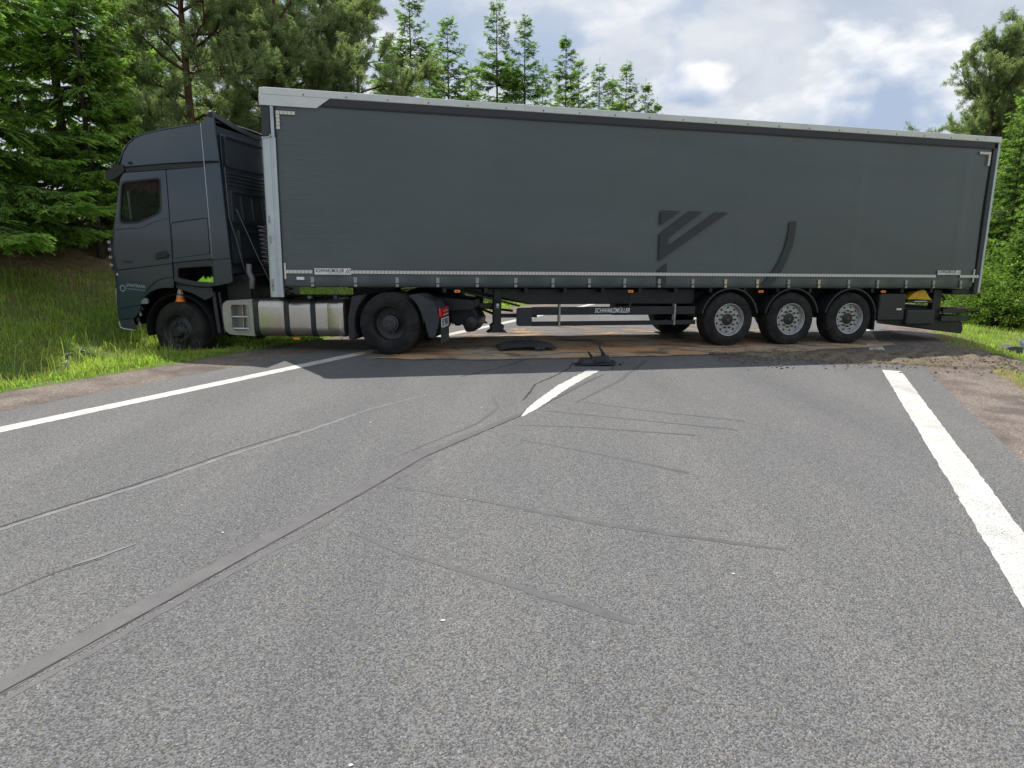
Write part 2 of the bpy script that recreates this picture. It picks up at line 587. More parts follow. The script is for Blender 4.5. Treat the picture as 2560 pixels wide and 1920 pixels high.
# ------------------------------------------------------------------ mesh helpers
class Geo:
    def __init__(self):
        self.v = []
        self.f = []

    def add(self, verts, faces):
        o = len(self.v)
        self.v += [tuple(p) for p in verts]
        self.f += [tuple(i + o for i in f) for f in faces]
        return self

    def box(self, x0, x1, y0, y1, z0, z1):
        return self.add([(x0, y0, z0), (x1, y0, z0), (x1, y1, z0), (x0, y1, z0),
                         (x0, y0, z1), (x1, y0, z1), (x1, y1, z1), (x0, y1, z1)],
                        [(0, 3, 2, 1), (4, 5, 6, 7), (0, 1, 5, 4), (1, 2, 6, 5), (2, 3, 7, 6), (3, 0, 4, 7)])

    def prism(self, outer, y0, y1, holes=()):
        """polygon in (x,z), extruded along y"""
        rings = [list(outer)] + [list(h) for h in holes]
        flat = [p for r in rings for p in r]
        tris = tessellate_polygon([[Vector((p[0], p[1], 0)) for p in r] for r in rings])
        n = len(flat)
        vs = [(p[0], y0, p[1]) for p in flat] + [(p[0], y1, p[1]) for p in flat]
        fs = []
        for t in tris:
            a, b_, c = [flat[i] for i in t]
            area = (b_[0] - a[0]) * (c[1] - a[1]) - (c[0] - a[0]) * (b_[1] - a[1])
            t = t if area > 0 else (t[0], t[2], t[1])
            fs.append(tuple(t))
            fs.append(tuple(n + i for i in reversed(t)))
        o = 0
        for r in rings:
            k = len(r)
            for i in range(k):
                j = (i + 1) % k
                fs.append((o + i, o + j, n + o + j, n + o + i))
            o += k
        return self.add(vs, fs)

    def lathe(self, prof, seg=40, axis='y', ang0=0.0, ang1=None, center=(0, 0, 0), close=True):
        """prof: list of (axial, radius)"""
        full = ang1 is None
        a1 = ang0 + 2 * math.pi if full else ang1
        m = seg if full else seg + 1
        vs = []
        for i in range(m):
            a = ang0 + (a1 - ang0) * i / seg
            for (h, r) in prof:
                if axis == 'y':
                    p = (r * math.cos(a), h, r * math.sin(a))
                elif axis == 'x':
                    p = (h, r * math.cos(a), r * math.sin(a))
                else:
                    p = (r * math.cos(a), r * math.sin(a), h)
                vs.append((p[0] + center[0], p[1] + center[1], p[2] + center[2]))
        k = len(prof)
        fs = []
        for i in range(seg):
            j = (i + 1) % m
            for q in range(k - 1):
                fs.append((i * k + q, i * k + q + 1, j * k + q + 1, j * k + q))
        return self.add(vs, fs)

    def tube(self, pts, r, seg=8, cap=True):
        pts = [Vector(p) for p in pts]
        rs = r if isinstance(r, (list, tuple)) else [r] * len(pts)
        vs = []
        up = Vector((0, 0, 1))
        prev = None
        for i, p in enumerate(pts):
            d = (pts[min(i + 1, len(pts) - 1)] - pts[max(i - 1, 0)]).normalized()
            a = prev - d * prev.dot(d) if prev is not None else d.cross(up)
            if a.length < 1e-4:
                a = d.cross(Vector((1, 0, 0)))
            a.normalize()
            prev = a
            b = d.cross(a)
            for k in range(seg):
                t = 2 * math.pi * k / seg
                vs.append(p + (a * math.cos(t) + b * math.sin(t)) * rs[i])
        fs = []
        for i in range(len(pts) - 1):
            for k in range(seg):
                j = (k + 1) % seg
                fs.append((i * seg + k, i * seg + j, (i + 1) * seg + j, (i + 1) * seg + k))
        if cap:
            fs.append(tuple(reversed(range(seg))))
            fs.append(tuple(range((len(pts) - 1) * seg, len(pts) * seg)))
        return self.add(vs, fs)

    def grid(self, fn, nu, nv):
        vs = [fn(i / nu, j / nv) for i in range(nu + 1) for j in range(nv + 1)]
        fs = [(i * (nv + 1) + j, (i + 1) * (nv + 1) + j, (i + 1) * (nv + 1) + j + 1, i * (nv + 1) + j + 1)
              for i in range(nu) for j in range(nv)]
        return self.add(vs, fs)

    def mesh(self, name):
        me = bpy.data.meshes.new(name)
        me.from_pydata(self.v, [], self.f)
        me.update()
        return me


def obj(name, geo, mat, parent=None, bevel=0.0, smooth=False, seg=2, fixn=True, solid=0.0):
    me = geo.mesh(name) if isinstance(geo, Geo) else geo
    if fixn and isinstance(geo, Geo):
        bm = bmesh.new()
        bm.from_mesh(me)
        bmesh.ops.recalc_face_normals(bm, faces=bm.faces)
        bm.to_mesh(me)
        bm.free()
    if not me.materials:
        me.materials.append(MATS[mat])
    o = bpy.data.objects.new(name, me)
    C.objects.link(o)
    if parent:
        o.parent = parent
    if smooth:
        me.shade_smooth()
        if smooth == 'auto':
            me.set_sharp_from_angle(angle=R(38))
    if solid:
        s = o.modifiers.new('solid', 'SOLIDIFY')
        s.thickness = solid
    if bevel:
        b = o.modifiers.new('bevel', 'BEVEL')
        b.width = bevel
        b.segments = seg
        b.limit_method = 'ANGLE'
        b.angle_limit = R(35)
    return o


def empty(name, label, cat, loc=(0, 0, 0), rot=(0, 0, 0), group=None):
    o = bpy.data.objects.new(name, None)
    o.empty_display_size = 0.3
    C.objects.link(o)
    o.location = loc
    o.rotation_euler = rot
    tag(o, label, cat, group)
    return o


def tag(o, label=None, cat=None, group=None, kind=None):
    for k, v in (('label', label), ('category', cat), ('group', group), ('kind', kind)):
        if v:
            o[k] = v
    return o


def instance(o, parent, loc=None, rot=None, scale=None):
    c = o.copy()
    C.objects.link(c)
    c.parent = parent
    if loc is not None:
        c.location = loc
    if rot is not None:
        c.rotation_euler = rot
    if scale is not None:
        c.scale = scale
    return c


def copy_tree(o, parent=None):
    c = o.copy()
    C.objects.link(c)
    c.parent = parent
    for ch in list(o.children):
        copy_tree(ch, c)
    return c


def rounded(poly, r, seg=4):
    """round the corners of a polygon; r may be a list"""
    out = []
    n = len(poly)
    for i, p in enumerate(poly):
        ri = r[i] if isinstance(r, (list, tuple)) else r
        p = Vector(p)
        a = Vector(poly[i - 1])
        b = Vector(poly[(i + 1) % n])
        if ri <= 0:
            out.append(tuple(p))
            continue
        d1 = (a - p)
        d2 = (b - p)
        q = min(ri, d1.length * 0.45, d2.length * 0.45)
        s = p + d1.normalized() * q
        e = p + d2.normalized() * q
        for k in range(seg + 1):
            t = k / seg
            out.append(tuple(s * (1 - t) ** 2 + p * 2 * t * (1 - t) + e * t * t))
    return out


def text_part(body, size, mat, parent, loc, rot, shear=0.0, width=None, name='lettering', bold=0.0, depth=0.001):
    cu = bpy.data.curves.new('lettering', 'FONT')
    cu.body = body
    cu.size = size
    cu.shear = shear
    cu.offset = bold
    cu.extrude = depth
    cu.resolution_u = 3
    t = bpy.data.objects.new('t', cu)
    C.objects.link(t)
    bpy.context.view_layer.update()
    me = bpy.data.meshes.new_from_object(t)
    bpy.data.objects.remove(t)
    co = np.zeros(len(me.vertices) * 3)
    me.vertices.foreach_get('co', co)
    co = co.reshape(-1, 3)
    if width:
        w = co[:, 0].max() - co[:, 0].min()
        co[:, 0] = (co[:, 0] - co[:, 0].min()) * width / w
        me.vertices.foreach_set('co', co.ravel())
    me.materials.clear()
    me.materials.append(MATS[mat])
    o = bpy.data.objects.new(name, me)
    C.objects.link(o)
    o.parent = parent
    o.location = loc
    o.rotation_euler = rot
    return o


def np_mesh(name, V, F3=None, F4=None, tint=None, mat=None):
    """fast mesh from numpy triangles / quads with a point colour"""
    me = bpy.data.meshes.new(name)
    V = np.asarray(V, np.float32)
    loops, starts = [], []
    pos = 0
    n3 = 0 if F3 is None else len(F3)
    n4 = 0 if F4 is None else len(F4)
    if n3:
        loops.append(np.asarray(F3, np.int32).ravel())
        starts.append(np.arange(n3, dtype=np.int32) * 3)
        pos = n3 * 3
    if n4:
        loops.append(np.asarray(F4, np.int32).ravel())
        starts.append(pos + np.arange(n4, dtype=np.int32) * 4)
    loops = np.concatenate(loops)
    starts = np.concatenate(starts)
    me.vertices.add(len(V))
    me.vertices.foreach_set('co', V.ravel())
    me.loops.add(len(loops))
    me.loops.foreach_set('vertex_index', loops)
    me.polygons.add(len(starts))
    me.polygons.foreach_set('loop_start', starts)
    if tint is not None:
        a = me.attributes.new('tint', 'FLOAT_COLOR', 'POINT')
        T = np.ones((len(V), 4), np.float32)
        T[:, :3] = tint
        a.data.foreach_set('color', T.ravel())
    me.update(calc_edges=True)
    me.validate()
    if mat:
        me.materials.append(MATS[mat])
    return me


#@@SETTING
# ------------------------------------------------------------------ ground
def build_ground():
    os_ = np.concatenate([[-300, -160, -90, -60, -45, -35, -28], np.arange(-24, -8.4, 0.3), [-8.5, -7.4, -5, -2, 1.6, 2.75],
                          np.arange(2.9, 14, 0.3), [16, 19, 24, 32, 45, 70, 120, 200, 300]])
    ss = np.concatenate([[-60, -30, -15, -8, -4], np.arange(-2, 46, 0.5), [48, 52, 58, 66, 76, 90, 110, 150, 220, 320, 500]])
    O, S = np.meshgrid(os_, ss, indexing='ij')
    Z = gz(O, S)
    road = (O > -8.45) & (O < 2.7)
    Z = np.where(road, Z - 0.06, Z)
    rs = np.random.RandomState(3)
    Z = Z + np.where((O < -9) | (O > 3.2), rs.uniform(-0.025, 0.025, Z.shape), 0)
    V = np.stack([NX * O + TX * S, NY * O + TY * S, Z], -1).reshape(-1, 3)
    a, b = O.shape
    idx = np.arange(a * b).reshape(a, b)
    F = np.stack([idx[:-1, :-1], idx[1:, :-1], idx[1:, 1:], idx[:-1, 1:]], -1).reshape(-1, 4)
    me = np_mesh('ground', V, F4=F, mat='ground')
    lit = me.attributes.new('litter', 'FLOAT', 'POINT')
    L = np.interp(-O, [9.5, 12.4, 13.8, 15, 300], [0.05, 0.15, 0.6, 1.0, 1.0]) + np.interp(O, [2.75, 3.4, 4.5, 6, 12, 16], [0.55, 0.3, 0.1, 0.2, 0.3, 0.6])* (O > 2.7)
    lit.data.foreach_set('value', L.astype(np.float32).ravel())
    me.shade_smooth()
    o = obj('ground', me, 'ground')
    tag(o, kind='structure')


build_ground()


def strip(name, pts, mat, parent, dz, seed=0, wob=0.0, jit=0.35):
    """ribbon on the road: pts = list of (o, s, width)"""
    rnd = random.Random(seed)
    # resample
    P = []
    for i in range(len(pts) - 1):
        a, b = pts[i], pts[i + 1]
        n = max(2, int(math.hypot(a[0] - b[0], a[1] - b[1]) / 0.06)) if wob else 1
        for k in range(n):
            t = k / n
            P.append(tuple(a[q] * (1 - t) + b[q] * t for q in range(3)))
    P.append(pts[-1])
    g = Geo()
    vs = []
    ph = rnd.uniform(0, 6)
    for i, (o_, s_, w_) in enumerate(P):
        a = P[max(0, i - 1)]
        b = P[min(len(P) - 1, i + 1)]
        d = Vector((b[0] - a[0], b[1] - a[1]))
        d.normalize()
        nn = Vector((-d.y, d.x))
        c = Vector((o_, s_)) + nn * wob * (0.6 * math.sin(i * 0.21 + ph) + 0.4 * math.sin(i * 0.083 + 2 * ph) + 0.3 * rnd.uniform(-1, 1))
        wa = w_ * 0.5 * (1 + (rnd.uniform(-jit, jit) if wob else 0))
        wb = w_ * 0.5 * (1 + (rnd.uniform(-jit, jit) if wob else 0))
        for q in (c + nn * wa, c - nn * wb):
            vs.append(Vector((NX * q.x + TX * q.y, NY * q.x + TY * q.y, -KF * q.x + dz)))
    fs = [(2 * i, 2 * i + 1, 2 * i + 3, 2 * i + 2) for i in range(len(P) - 1)]
    g.add(vs, fs)
    o = obj(name, g, mat, parent, fixn=False)
    # make all normals look up
    me = o.data
    bm = bmesh.new()
    bm.from_mesh(me)
    for f in bm.faces:
        if f.normal.z < 0:
            f.normal_flip()
    bm.to_mesh(me)
    bm.free()
    return o


def build_road():
    def sheet(name, edges, mat, dz, kind='structure'):
        """edges: list of (s, o_left, o_right)"""
        g = Geo()
        vs = []
        for s, a, b in edges:
            for o_ in (a, b):
                vs.append((NX * o_ + TX * s, NY * o_ + TY * s, -KF * o_ + dz))
        g.add(vs, [(2 * i, 2 * i + 1, 2 * i + 3, 2 * i + 2) for i in range(len(edges) - 1)])
        o = obj(name, g, mat)
        bm = bmesh.new()
        bm.from_mesh(o.data)
        for f in bm.faces:
            if f.normal.z < 0:
                f.normal_flip()
        bm.to_mesh(o.data)
        bm.free()
        tag(o, kind=kind)
        return o

    road = sheet('road', [(-40, -7.42, 1.68), (4, -7.42, 1.70), (6, -7.46, 1.74), (9, -7.42, 1.70), (14, -7.45, 1.66), (30, -7.42, 1.68), (400, -7.42, 1.68)], 'asphalt', 0.0)
    rnd = random.Random(5)
    le = [(-40, -8.4, -7.3)] + [(s * 0.4, -8.5 + rnd.uniform(-0.1, 0.12), -7.3) for s in range(-4, 90)] + [(400, -8.4, -7.3)]
    sheet('gravel_shoulder_left', le, 'gravel', -0.006)
    re = [(-40, 1.6, 2.6)] + [(s * 0.4, 1.6, 2.62 + rnd.uniform(-0.14, 0.12)) for s in range(-4, 90)] + [(400, 1.6, 2.6)]
    sheet('gravel_shoulder_right', re, 'gravel', -0.006)
    # painted lines
    strip('edge_line', [(-6.69, -5, 0.21), (-6.69, 22, 0.21)], 'road_paint', road, 0.0025, 41, 0.0012, 0.05)
    strip('edge_line', [(-6.69, 22, 0.21), (-6.69, 120, 0.21)], 'road_paint', road, 0.0025)
    strip('edge_line', [(1.19, -5, 0.255), (1.19, 11.25, 0.255)], 'road_paint', road, 0.0025, 42, 0.0012, 0.05)
    strip('edge_line', [(1.19, 13.3, 0.255), (1.19, 120, 0.255)], 'road_paint', road, 0.0025)
    # worn first dash of the centre line
    strip('centre_line', [(-2.63, 6.05, 0.02), (-2.67, 6.4, 0.10), (-2.73, 7.0, 0.15), (-2.79, 7.8, 0.17), (-2.80, 9.05, 0.17)], 'road_paint', road, 0.004, 4, 0.002, 0.10)
    for k in range(6):
        s0 = 18.0 + k * 18
        strip('centre_line', [(-2.78, s0, 0.13), (-2.78, s0 + 6, 0.13)], 'road_paint', road, 0.0025)
    # bitumen in the middle joint
    strip('sealant_strip', [(-2.73, -1.5, 0.125), (-2.73, 1.2, 0.125), (-2.765, 2.3, 0.115), (-2.80, 3.5, 0.12), (-2.86, 4.4, 0.13), (-2.79, 5.1, 0.10), (-2.70, 6.1, 0.055), (-2.62, 6.6, 0.035), (-2.66, 7.0, 0.03), (-2.62, 8.6, 0.02)], 'bitumen_seal', road, 0.0015, 1, 0.004, 0.16)
    strip('joint_crack', [(-2.685, -1.5, 0.008), (-2.68, 1.2, 0.008), (-2.715, 2.3, 0.008), (-2.75, 3.5, 0.008), (-2.80, 4.4, 0.008), (-2.75, 5.1, 0.009), (-2.64, 6.2, 0.008), (-2.58, 8.8, 0.006)], 'road_crack', road, 0.0032, 2, 0.003)
    strip('sealant_strip', [(-2.62, -1.5, 0.035), (-2.63, 1.6, 0.035), (-2.66, 2.6, 0.04), (-2.65, 3.0, 0.05), (-2.70, 3.35, 0.02)], 'bitumen_seal', road, 0.0012, 7, 0.009)
    strip('sealant_strip', [(-2.72, 3.7, 0.04), (-2.70, 4.1, 0.07), (-2.76, 4.5, 0.03)], 'bitumen_seal', road, 0.0012, 8, 0.008)
    # left lane joints
    strip('sealant_strip', [(-4.33, -1, 0.03), (-4.29, 2.1, 0.035), (-4.25, 3.0, 0.035), (-4.25, 3.7, 0.045), (-4.19, 4.5, 0.05), (-4.2, 5.6, 0.035), (-4.05, 6.5, 0.03)], 'pale_seal', road, 0.0015, 11, 0.012)
    strip('joint_crack', [(-4.38, -1, 0.010), (-4.34, 2.0, 0.010), (-4.31, 3.0, 0.014), (-4.31, 3.9, 0.012), (-4.26, 4.6, 0.012)], 'old_crack', road, 0.003, 12, 0.014)
    strip('joint_crack', [(-3.46, 1.4, 0.006), (-3.47, 1.9, 0.016), (-3.41, 2.1, 0.008)], 'old_crack', road, 0.0015, 13, 0.01)
    strip('sealant_strip', [(-3.46, 1.98, 0.01), (-3.43, 2.12, 0.035), (-3.40, 2.3, 0.008)], 'pale_seal', road, 0.003, 14, 0.006)
    # old transverse seals of the right lane
    for i, pl in enumerate([
        [(-2.27, 7.01, 0.025), (-1.38, 6.92, 0.03), (-0.53, 6.96, 0.05)],
        [(-2.5, 6.40, 0.02), (-1.3, 6.50, 0.03), (-0.55, 6.55, 0.05)],
        [(-2.57, 5.72, 0.02), (-1.96, 5.93, 0.035), (-0.89, 6.16, 0.045)],
        [(-2.3, 5.27, 0.015), (-1.45, 5.15, 0.03), (-0.77, 5.02, 0.05)],
        [(-2.62, 3.74, 0.02), (-1.96, 3.78, 0.035), (-1.1, 3.76, 0.05), (-0.02, 3.88, 0.04)],
        [(-2.45, 2.98, 0.02), (-2.0, 2.88, 0.03), (-1.47, 2.83, 0.04), (-0.8, 2.76, 0.065), (-0.62, 2.73, 0.03)]]):
        strip('sealant_strip', pl, 'bitumen_seal', road, 0.0015, 20 + i, 0.006)
    strip('sealant_strip', [(-3.36, 6.85, 0.012), (-3.02, 6.3, 0.035), (-2.93, 5.6, 0.035), (-2.97, 4.9, 0.02), (-3.0, 4.4, 0.012)], 'bitumen_seal', road, 0.0022, 30, 0.01)
    strip('joint_crack', [(-3.3, 9.6, 0.03), (-3.18, 8.9, 0.025), (-3.14, 8.2, 0.03), (-3.17, 7.7, 0.02), (-3.05, 7.2, 0.03), (-2.92, 6.75, 0.02)], 'road_crack', road, 0.0015, 31, 0.03)
    strip('sealant_strip', [(-2.33, 10.3, 0.05), (-2.26, 8.5, 0.05), (-2.34, 6.9, 0.03)], 'bitumen_seal', road, 0.0022, 32, 0.01)
    strip('joint_crack', [(-4.05, 10.0, 0.03), (-4.06, 9.0, 0.025), (-4.24, 7.7, 0.02)], 'road_crack', road, 0.0015, 33, 0.015)
    # pale chips lying on the asphalt
    rnd = random.Random(9)
    for i in range(8):
        o_ = rnd.uniform(-4.5, 0.8)
        s_ = rnd.uniform(1.2, 8)
        r = rnd.uniform(0.006, 0.014)
        g = Geo()
        n = 6
        g.add([(r * math.cos(6.28 * k / n) * rnd.uniform(.7, 1.2), r * math.sin(6.28 * k / n) * rnd.uniform(.5, .9), 0) for k in range(n)] + [(0, 0, r * 0.5)],
              [(k, (k + 1) % n, n) for k in range(n)])
        c = obj('stone_chip', g, 'flower_white', road)
        c.location = rw(o_, s_, 0.004)
    return road


road = build_road()


def build_dirt():
    """swept soil and absorbent lying on the asphalt under the trailer"""
    yaw = 0.23277
    dx, dy = math.cos(yaw), math.sin(yaw)
    nx, ny = -dy, dx
    # local frame: a along the trailer from (-3.76,10.27), b away from camera
    na, nb = 90, 46
    A = np.linspace(0.6, 12.2, na)
    B = np.linspace(-1.15, 6.5, nb)
    AA, BB = np.meshgrid(A, B, indexing='ij')
    X = -3.76 + dx * AA + nx * BB
    Y = 10.27 + dy * AA + ny * BB
    O = NX * X + NY * Y
    lower = np.interp(AA, [0.6, 2.0, 3.2, 5.5, 9, 11, 12.2], [-0.35, -0.75, -0.95, -1.0, -0.85, -0.5, -0.2])
    cov = np.clip((BB - lower) / 0.16, 0, 1)
    cov *= np.interp(AA, [0.6, 2.2, 5, 8.5, 11, 12.2], [0, 0.8, 0.95, 0.9, 0.8, 0.3])
    cov *= np.interp(BB, [-1.1, 0.6, 1.6, 3.0, 6.3], [1, 0.95, 0.62, 0.40, 0.0])
    cov *= np.where((O > -7.2) & (O < 1.62), 1, 0)
    V = np.stack([X, Y, -KF * O + 0.0125], -1).reshape(-1, 3)
    idx = np.arange(na * nb).reshape(na, nb)
    F = np.stack([idx[:-1, :-1], idx[1:, :-1], idx[1:, 1:], idx[:-1, 1:]], -1).reshape(-1, 4)
    me = np_mesh('dirt_film', V, F4=F, mat='dirt_film')
    a = me.attributes.new('cover', 'FLOAT', 'POINT')
    a.data.foreach_set('value', cov.astype(np.float32).ravel())
    o = obj('dirt_film', me, 'dirt_film')
    tag(o, 'orange and brown soil film smeared over the asphalt beneath the trailer', 'dirt', kind='stuff')

    # ridge of ploughed soil at the right edge of the road
    P0 = Vector((-0.95, 11.75))
    P1 = Vector((3.3, 13.35))
    ax = (P1 - P0).normalized()
    pe = Vector((-ax.y, ax.x))
    ln = (P1 - P0).length
    rs = np.random.RandomState(4)
    nu, nv = 130, 44
    U = np.linspace(-0.3, ln + 0.2, nu)
    W = np.linspace(-1.1, 1.5, nv)
    UU, WW = np.meshgrid(U, W, indexing='ij')
    wid = np.interp(UU, [-0.3, 0.4, 1.8, 3.2, ln + 0.2], [0.10, 0.30, 0.62, 0.95, 1.25])
    cen = np.interp(UU, [-0.3, 1.5, 3.2, ln], [0.05, 0.0, 0.12, 0.35])
    prof = np.clip(1 - ((WW - cen) / wid) ** 2, -0.6, 1)
    hgt = np.interp(UU, [-0.3, 0.0, 1.2, 2.6, 3.8, ln + 0.2], [0.0, 0.02, 0.04, 0.055, 0.07, 0.04])
    nz = 0.012 * np.sin(UU * 9 + WW * 5) + 0.012 * np.sin(UU * 17 - WW * 13 + 1) + rs.uniform(-0.011, 0.011, UU.shape)
    H = np.where(prof > 0, prof ** 0.7 * hgt + nz * np.clip(prof * 3, 0, 1), 0) - np.where(prof <= 0, 0.05, 0)
    O = P0.x + ax.x * UU + pe.x * WW
    S = P0.y + ax.y * UU + pe.y * WW
    Z = gz(O, S) + H + np.where(prof > 0, 0.014, -0.03)
    V = np.stack([NX * O + TX * S, NY * O + TY * S, Z], -1).reshape(-1, 3)
    idx = np.arange(nu * nv).reshape(nu, nv)
    F = np.stack([idx[:-1, :-1], idx[1:, :-1], idx[1:, 1:], idx[:-1, 1:]], -1).reshape(-1, 4)
    keep = (prof.ravel()[F].max(1) > -0.1)
    me = np_mesh('soil_ridge', V, F4=F[keep], mat='soil')
    o = obj('soil_ridge', me, 'soil')
    tag(o, 'low ridge of ploughed-up brown soil across the right edge of the road', 'soil', kind='stuff')
    # clods and stones on and beside the ridge
    vs, fs = [], []
    base = np.array([[1, 0, 0], [-1, 0, 0], [0, 1, 0], [0, -1, 0], [0, 0, 1], [0, 0, -1]], float)
    tri = np.array([[0, 2, 4], [2, 1, 4], [1, 3, 4], [3, 0, 4], [2, 0, 5], [1, 2, 5], [3, 1, 5], [0, 3, 5]])
    n = 0
    for i in range(3800):
        u = rs.uniform(-0.6, ln)
        w = rs.normal(0.0, 0.45 + 0.25 * u / ln)
        r = abs(rs.normal(0, 0.008)) + 0.004
        o_, s_ = P0.x + ax.x * u + pe.x * w, P0.y + ax.y * u + pe.y * w
        wid_ = np.interp(u, [-0.3, 0.4, 1.8, 3.2, ln + 0.2], [0.10, 0.30, 0.62, 0.95, 1.25])
        pr = max(0, 1 - (w / wid_) ** 2)
        p = rw(o_, s_, 0.01 + pr ** 0.7 * float(np.interp(u, [0, 1.2, 2.6, 3.8], [0.02, 0.04, 0.055, 0.07])))
        vs.append(base * r * rs.uniform(0.6, 1.3, (6, 1)) * np.array([1.2, 1, 0.7]) + np.array(p))
        fs.append(tri + n)
        n += 6
    me = np_mesh('soil_clods', np.concatenate(vs), F3=np.concatenate(fs), mat='soil')
    o = obj('soil_clods', me, 'soil')
    tag(o, 'small brown clods and stones strewn along the soil ridge', 'clods', kind='stuff')


build_dirt()


# ------------------------------------------------------------------ grass
def smooth_noise(o, s, seed, f=1.0):
    r = np.random.RandomState(seed)
    out = 0
    for i in range(7):
        a = r.uniform(0, 6.28)
        k = f * r.uniform(0.5, 2.6)
        out = out + np.sin((np.cos(a) * o + np.sin(a) * s) * k * 2 + r.uniform(0, 6.28))
    return out / 3.2


def grass_patch(name, label, o_rng, s_rng, n, h, w, seed, dens=None, hue=0.0, short_edge=None, mat='grass'):
    r = np.random.RandomState(seed)
    O = r.uniform(*o_rng, n)
    S = r.uniform(*s_rng, n)
    keep = np.ones(n, bool)
    if dens is not None:
        keep = r.uniform(0, 1, n) < dens(O, S)
    O, S = O[keep], S[keep]
    n = len(O)
    cl = smooth_noise(O, S, seed + 1, 1.0)
    cl2 = smooth_noise(O, S, seed + 2, 2.5)
    H = h * (0.55 + 0.28 * cl + 0.18 * cl2 + r.uniform(0, 0.55, n))
    H = np.clip(H, h * 0.25, h * 2.1)
    tall = r.uniform(0, 1, n) < 0.02
    H = np.where(tall, H * 1.8, H)
    if short_edge is not None:
        H = H * short_edge(O, S)
    az = r.uniform(0, 6.283, n)
    lean = r.uniform(0.05, 0.75, n) * H
    base = np.stack([NX * O + TX * S, NY * O + TY * S, gz(O, S) - 0.02], -1)
    d = np.stack([np.cos(az), np.sin(az), 0 * az], -1)
    sd = np.stack([-np.sin(az + r.normal(0, .5, n)), np.cos(az), 0 * az], -1)
    ww = (w * r.uniform(0.6, 1.4, n))[:, None]
    mid = base + d * (lean * 0.35)[:, None] + np.array([0, 0, 1]) * (H * 0.62)[:, None]
    tip = base + d * lean[:, None] + np.array([0, 0, 1]) * (H * r.uniform(0.72, 1.0, n))[:, None]
    V = np.stack([base - sd * ww * .5, base + sd * ww * .5, mid - sd * ww * .42, mid + sd * ww * .42, tip], 1).reshape(-1, 3)
    i5 = np.arange(n)[:, None] * 5
    F4 = i5 + np.array([[0, 1, 3, 2]])
    F3 = i5 + np.array([[2, 3, 4]])
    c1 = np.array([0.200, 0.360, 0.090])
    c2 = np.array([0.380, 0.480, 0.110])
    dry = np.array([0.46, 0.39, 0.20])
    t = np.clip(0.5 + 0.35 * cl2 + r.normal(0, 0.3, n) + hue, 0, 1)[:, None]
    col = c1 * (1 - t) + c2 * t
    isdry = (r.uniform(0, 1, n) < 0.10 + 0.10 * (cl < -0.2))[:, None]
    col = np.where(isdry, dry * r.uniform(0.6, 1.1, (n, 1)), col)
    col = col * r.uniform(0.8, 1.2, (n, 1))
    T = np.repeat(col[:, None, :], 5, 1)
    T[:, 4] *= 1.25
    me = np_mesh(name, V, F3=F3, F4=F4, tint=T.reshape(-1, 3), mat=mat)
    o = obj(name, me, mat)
    tag(o, label, 'grass', kind='stuff')
    return o


grass_patch('verge_grass', 'tall green grass on the left verge around the cab', (-14.8, -8.42), (0.5, 16), 130000, 0.155, 0.013, 11, hue=0.1,
            dens=lambda o, s: np.clip(np.interp(-o, [8.4, 8.7, 11.5, 13.5, 14.8], [0.6, 1, 0.95, 0.7, 0.15]) * (0.75 + 0.5 * smooth_noise(o, s, 77, 0.9)), 0.05, 1),
            short_edge=lambda o, s: np.interp(-o, [8.4, 8.8, 9.6, 15], [0.35, 0.7, 1.0, 1.0]))
grass_patch('bank_grass', 'sunlit grass on the left bank seen beneath the trailer', (-22, -8.42), (16, 52), 60000, 0.26, 0.022, 12, hue=0.25,
            short_edge=lambda o, s: np.interp(-o, [8.4, 8.9, 9.8, 15], [0.35, 0.7, 1.0, 1.0]))
grass_patch('ditch_grass', 'sunlit yellow-green grass beyond the right shoulder', (2.45, 9.5), (9.5, 40), 70000, 0.17, 0.014, 13, hue=0.2,
            dens=lambda o, s: np.clip(np.interp(o, [2.45, 2.9, 3.6, 9.5], [0.05, 0.35, 0.95, 0.9]) * (0.8 + 0.4 * smooth_noise(o, s, 78, 0.9)), 0.02, 1),
            short_edge=lambda o, s: np.interp(o, [2.4, 3.4, 4.2, 9], [0.4, 0.7, 1.0, 1.3]))
grass_patch('shoulder_grass', 'sparse grass tufts along the near right shoulder', (2.5, 5.5), (3, 11.5), 9000, 0.13, 0.010, 14, hue=0.2,
            dens=lambda o, s: np.clip(np.interp(o, [2.5, 3.0, 3.6], [0.04, 0.5, 1]), 0, 1))

grass_patch('wheel_grass', 'taller sunlit grass tufts in front of the front wheel', (-10.3, -8.75), (5.6, 9.2), 9000, 0.25, 0.012, 15, hue=0.35,  # brighter, yellower hue puts the patch of sun into the blade colour
            short_edge=lambda o, s: np.interp(-o, [8.7, 9.1, 10.3], [0.4, 1.0, 1.0]))

grass_patch('dry_stalks', 'scattered tall dry stalks in the left verge grass', (-14.5, -9.2), (1.5, 13), 1500, 0.42, 0.007, 16, hue=1.5)

#@@TREES
# ------------------------------------------------------------------ trees
def unit(v):
    return v / np.maximum(np.linalg.norm(v, axis=-1, keepdims=True), 1e-9)


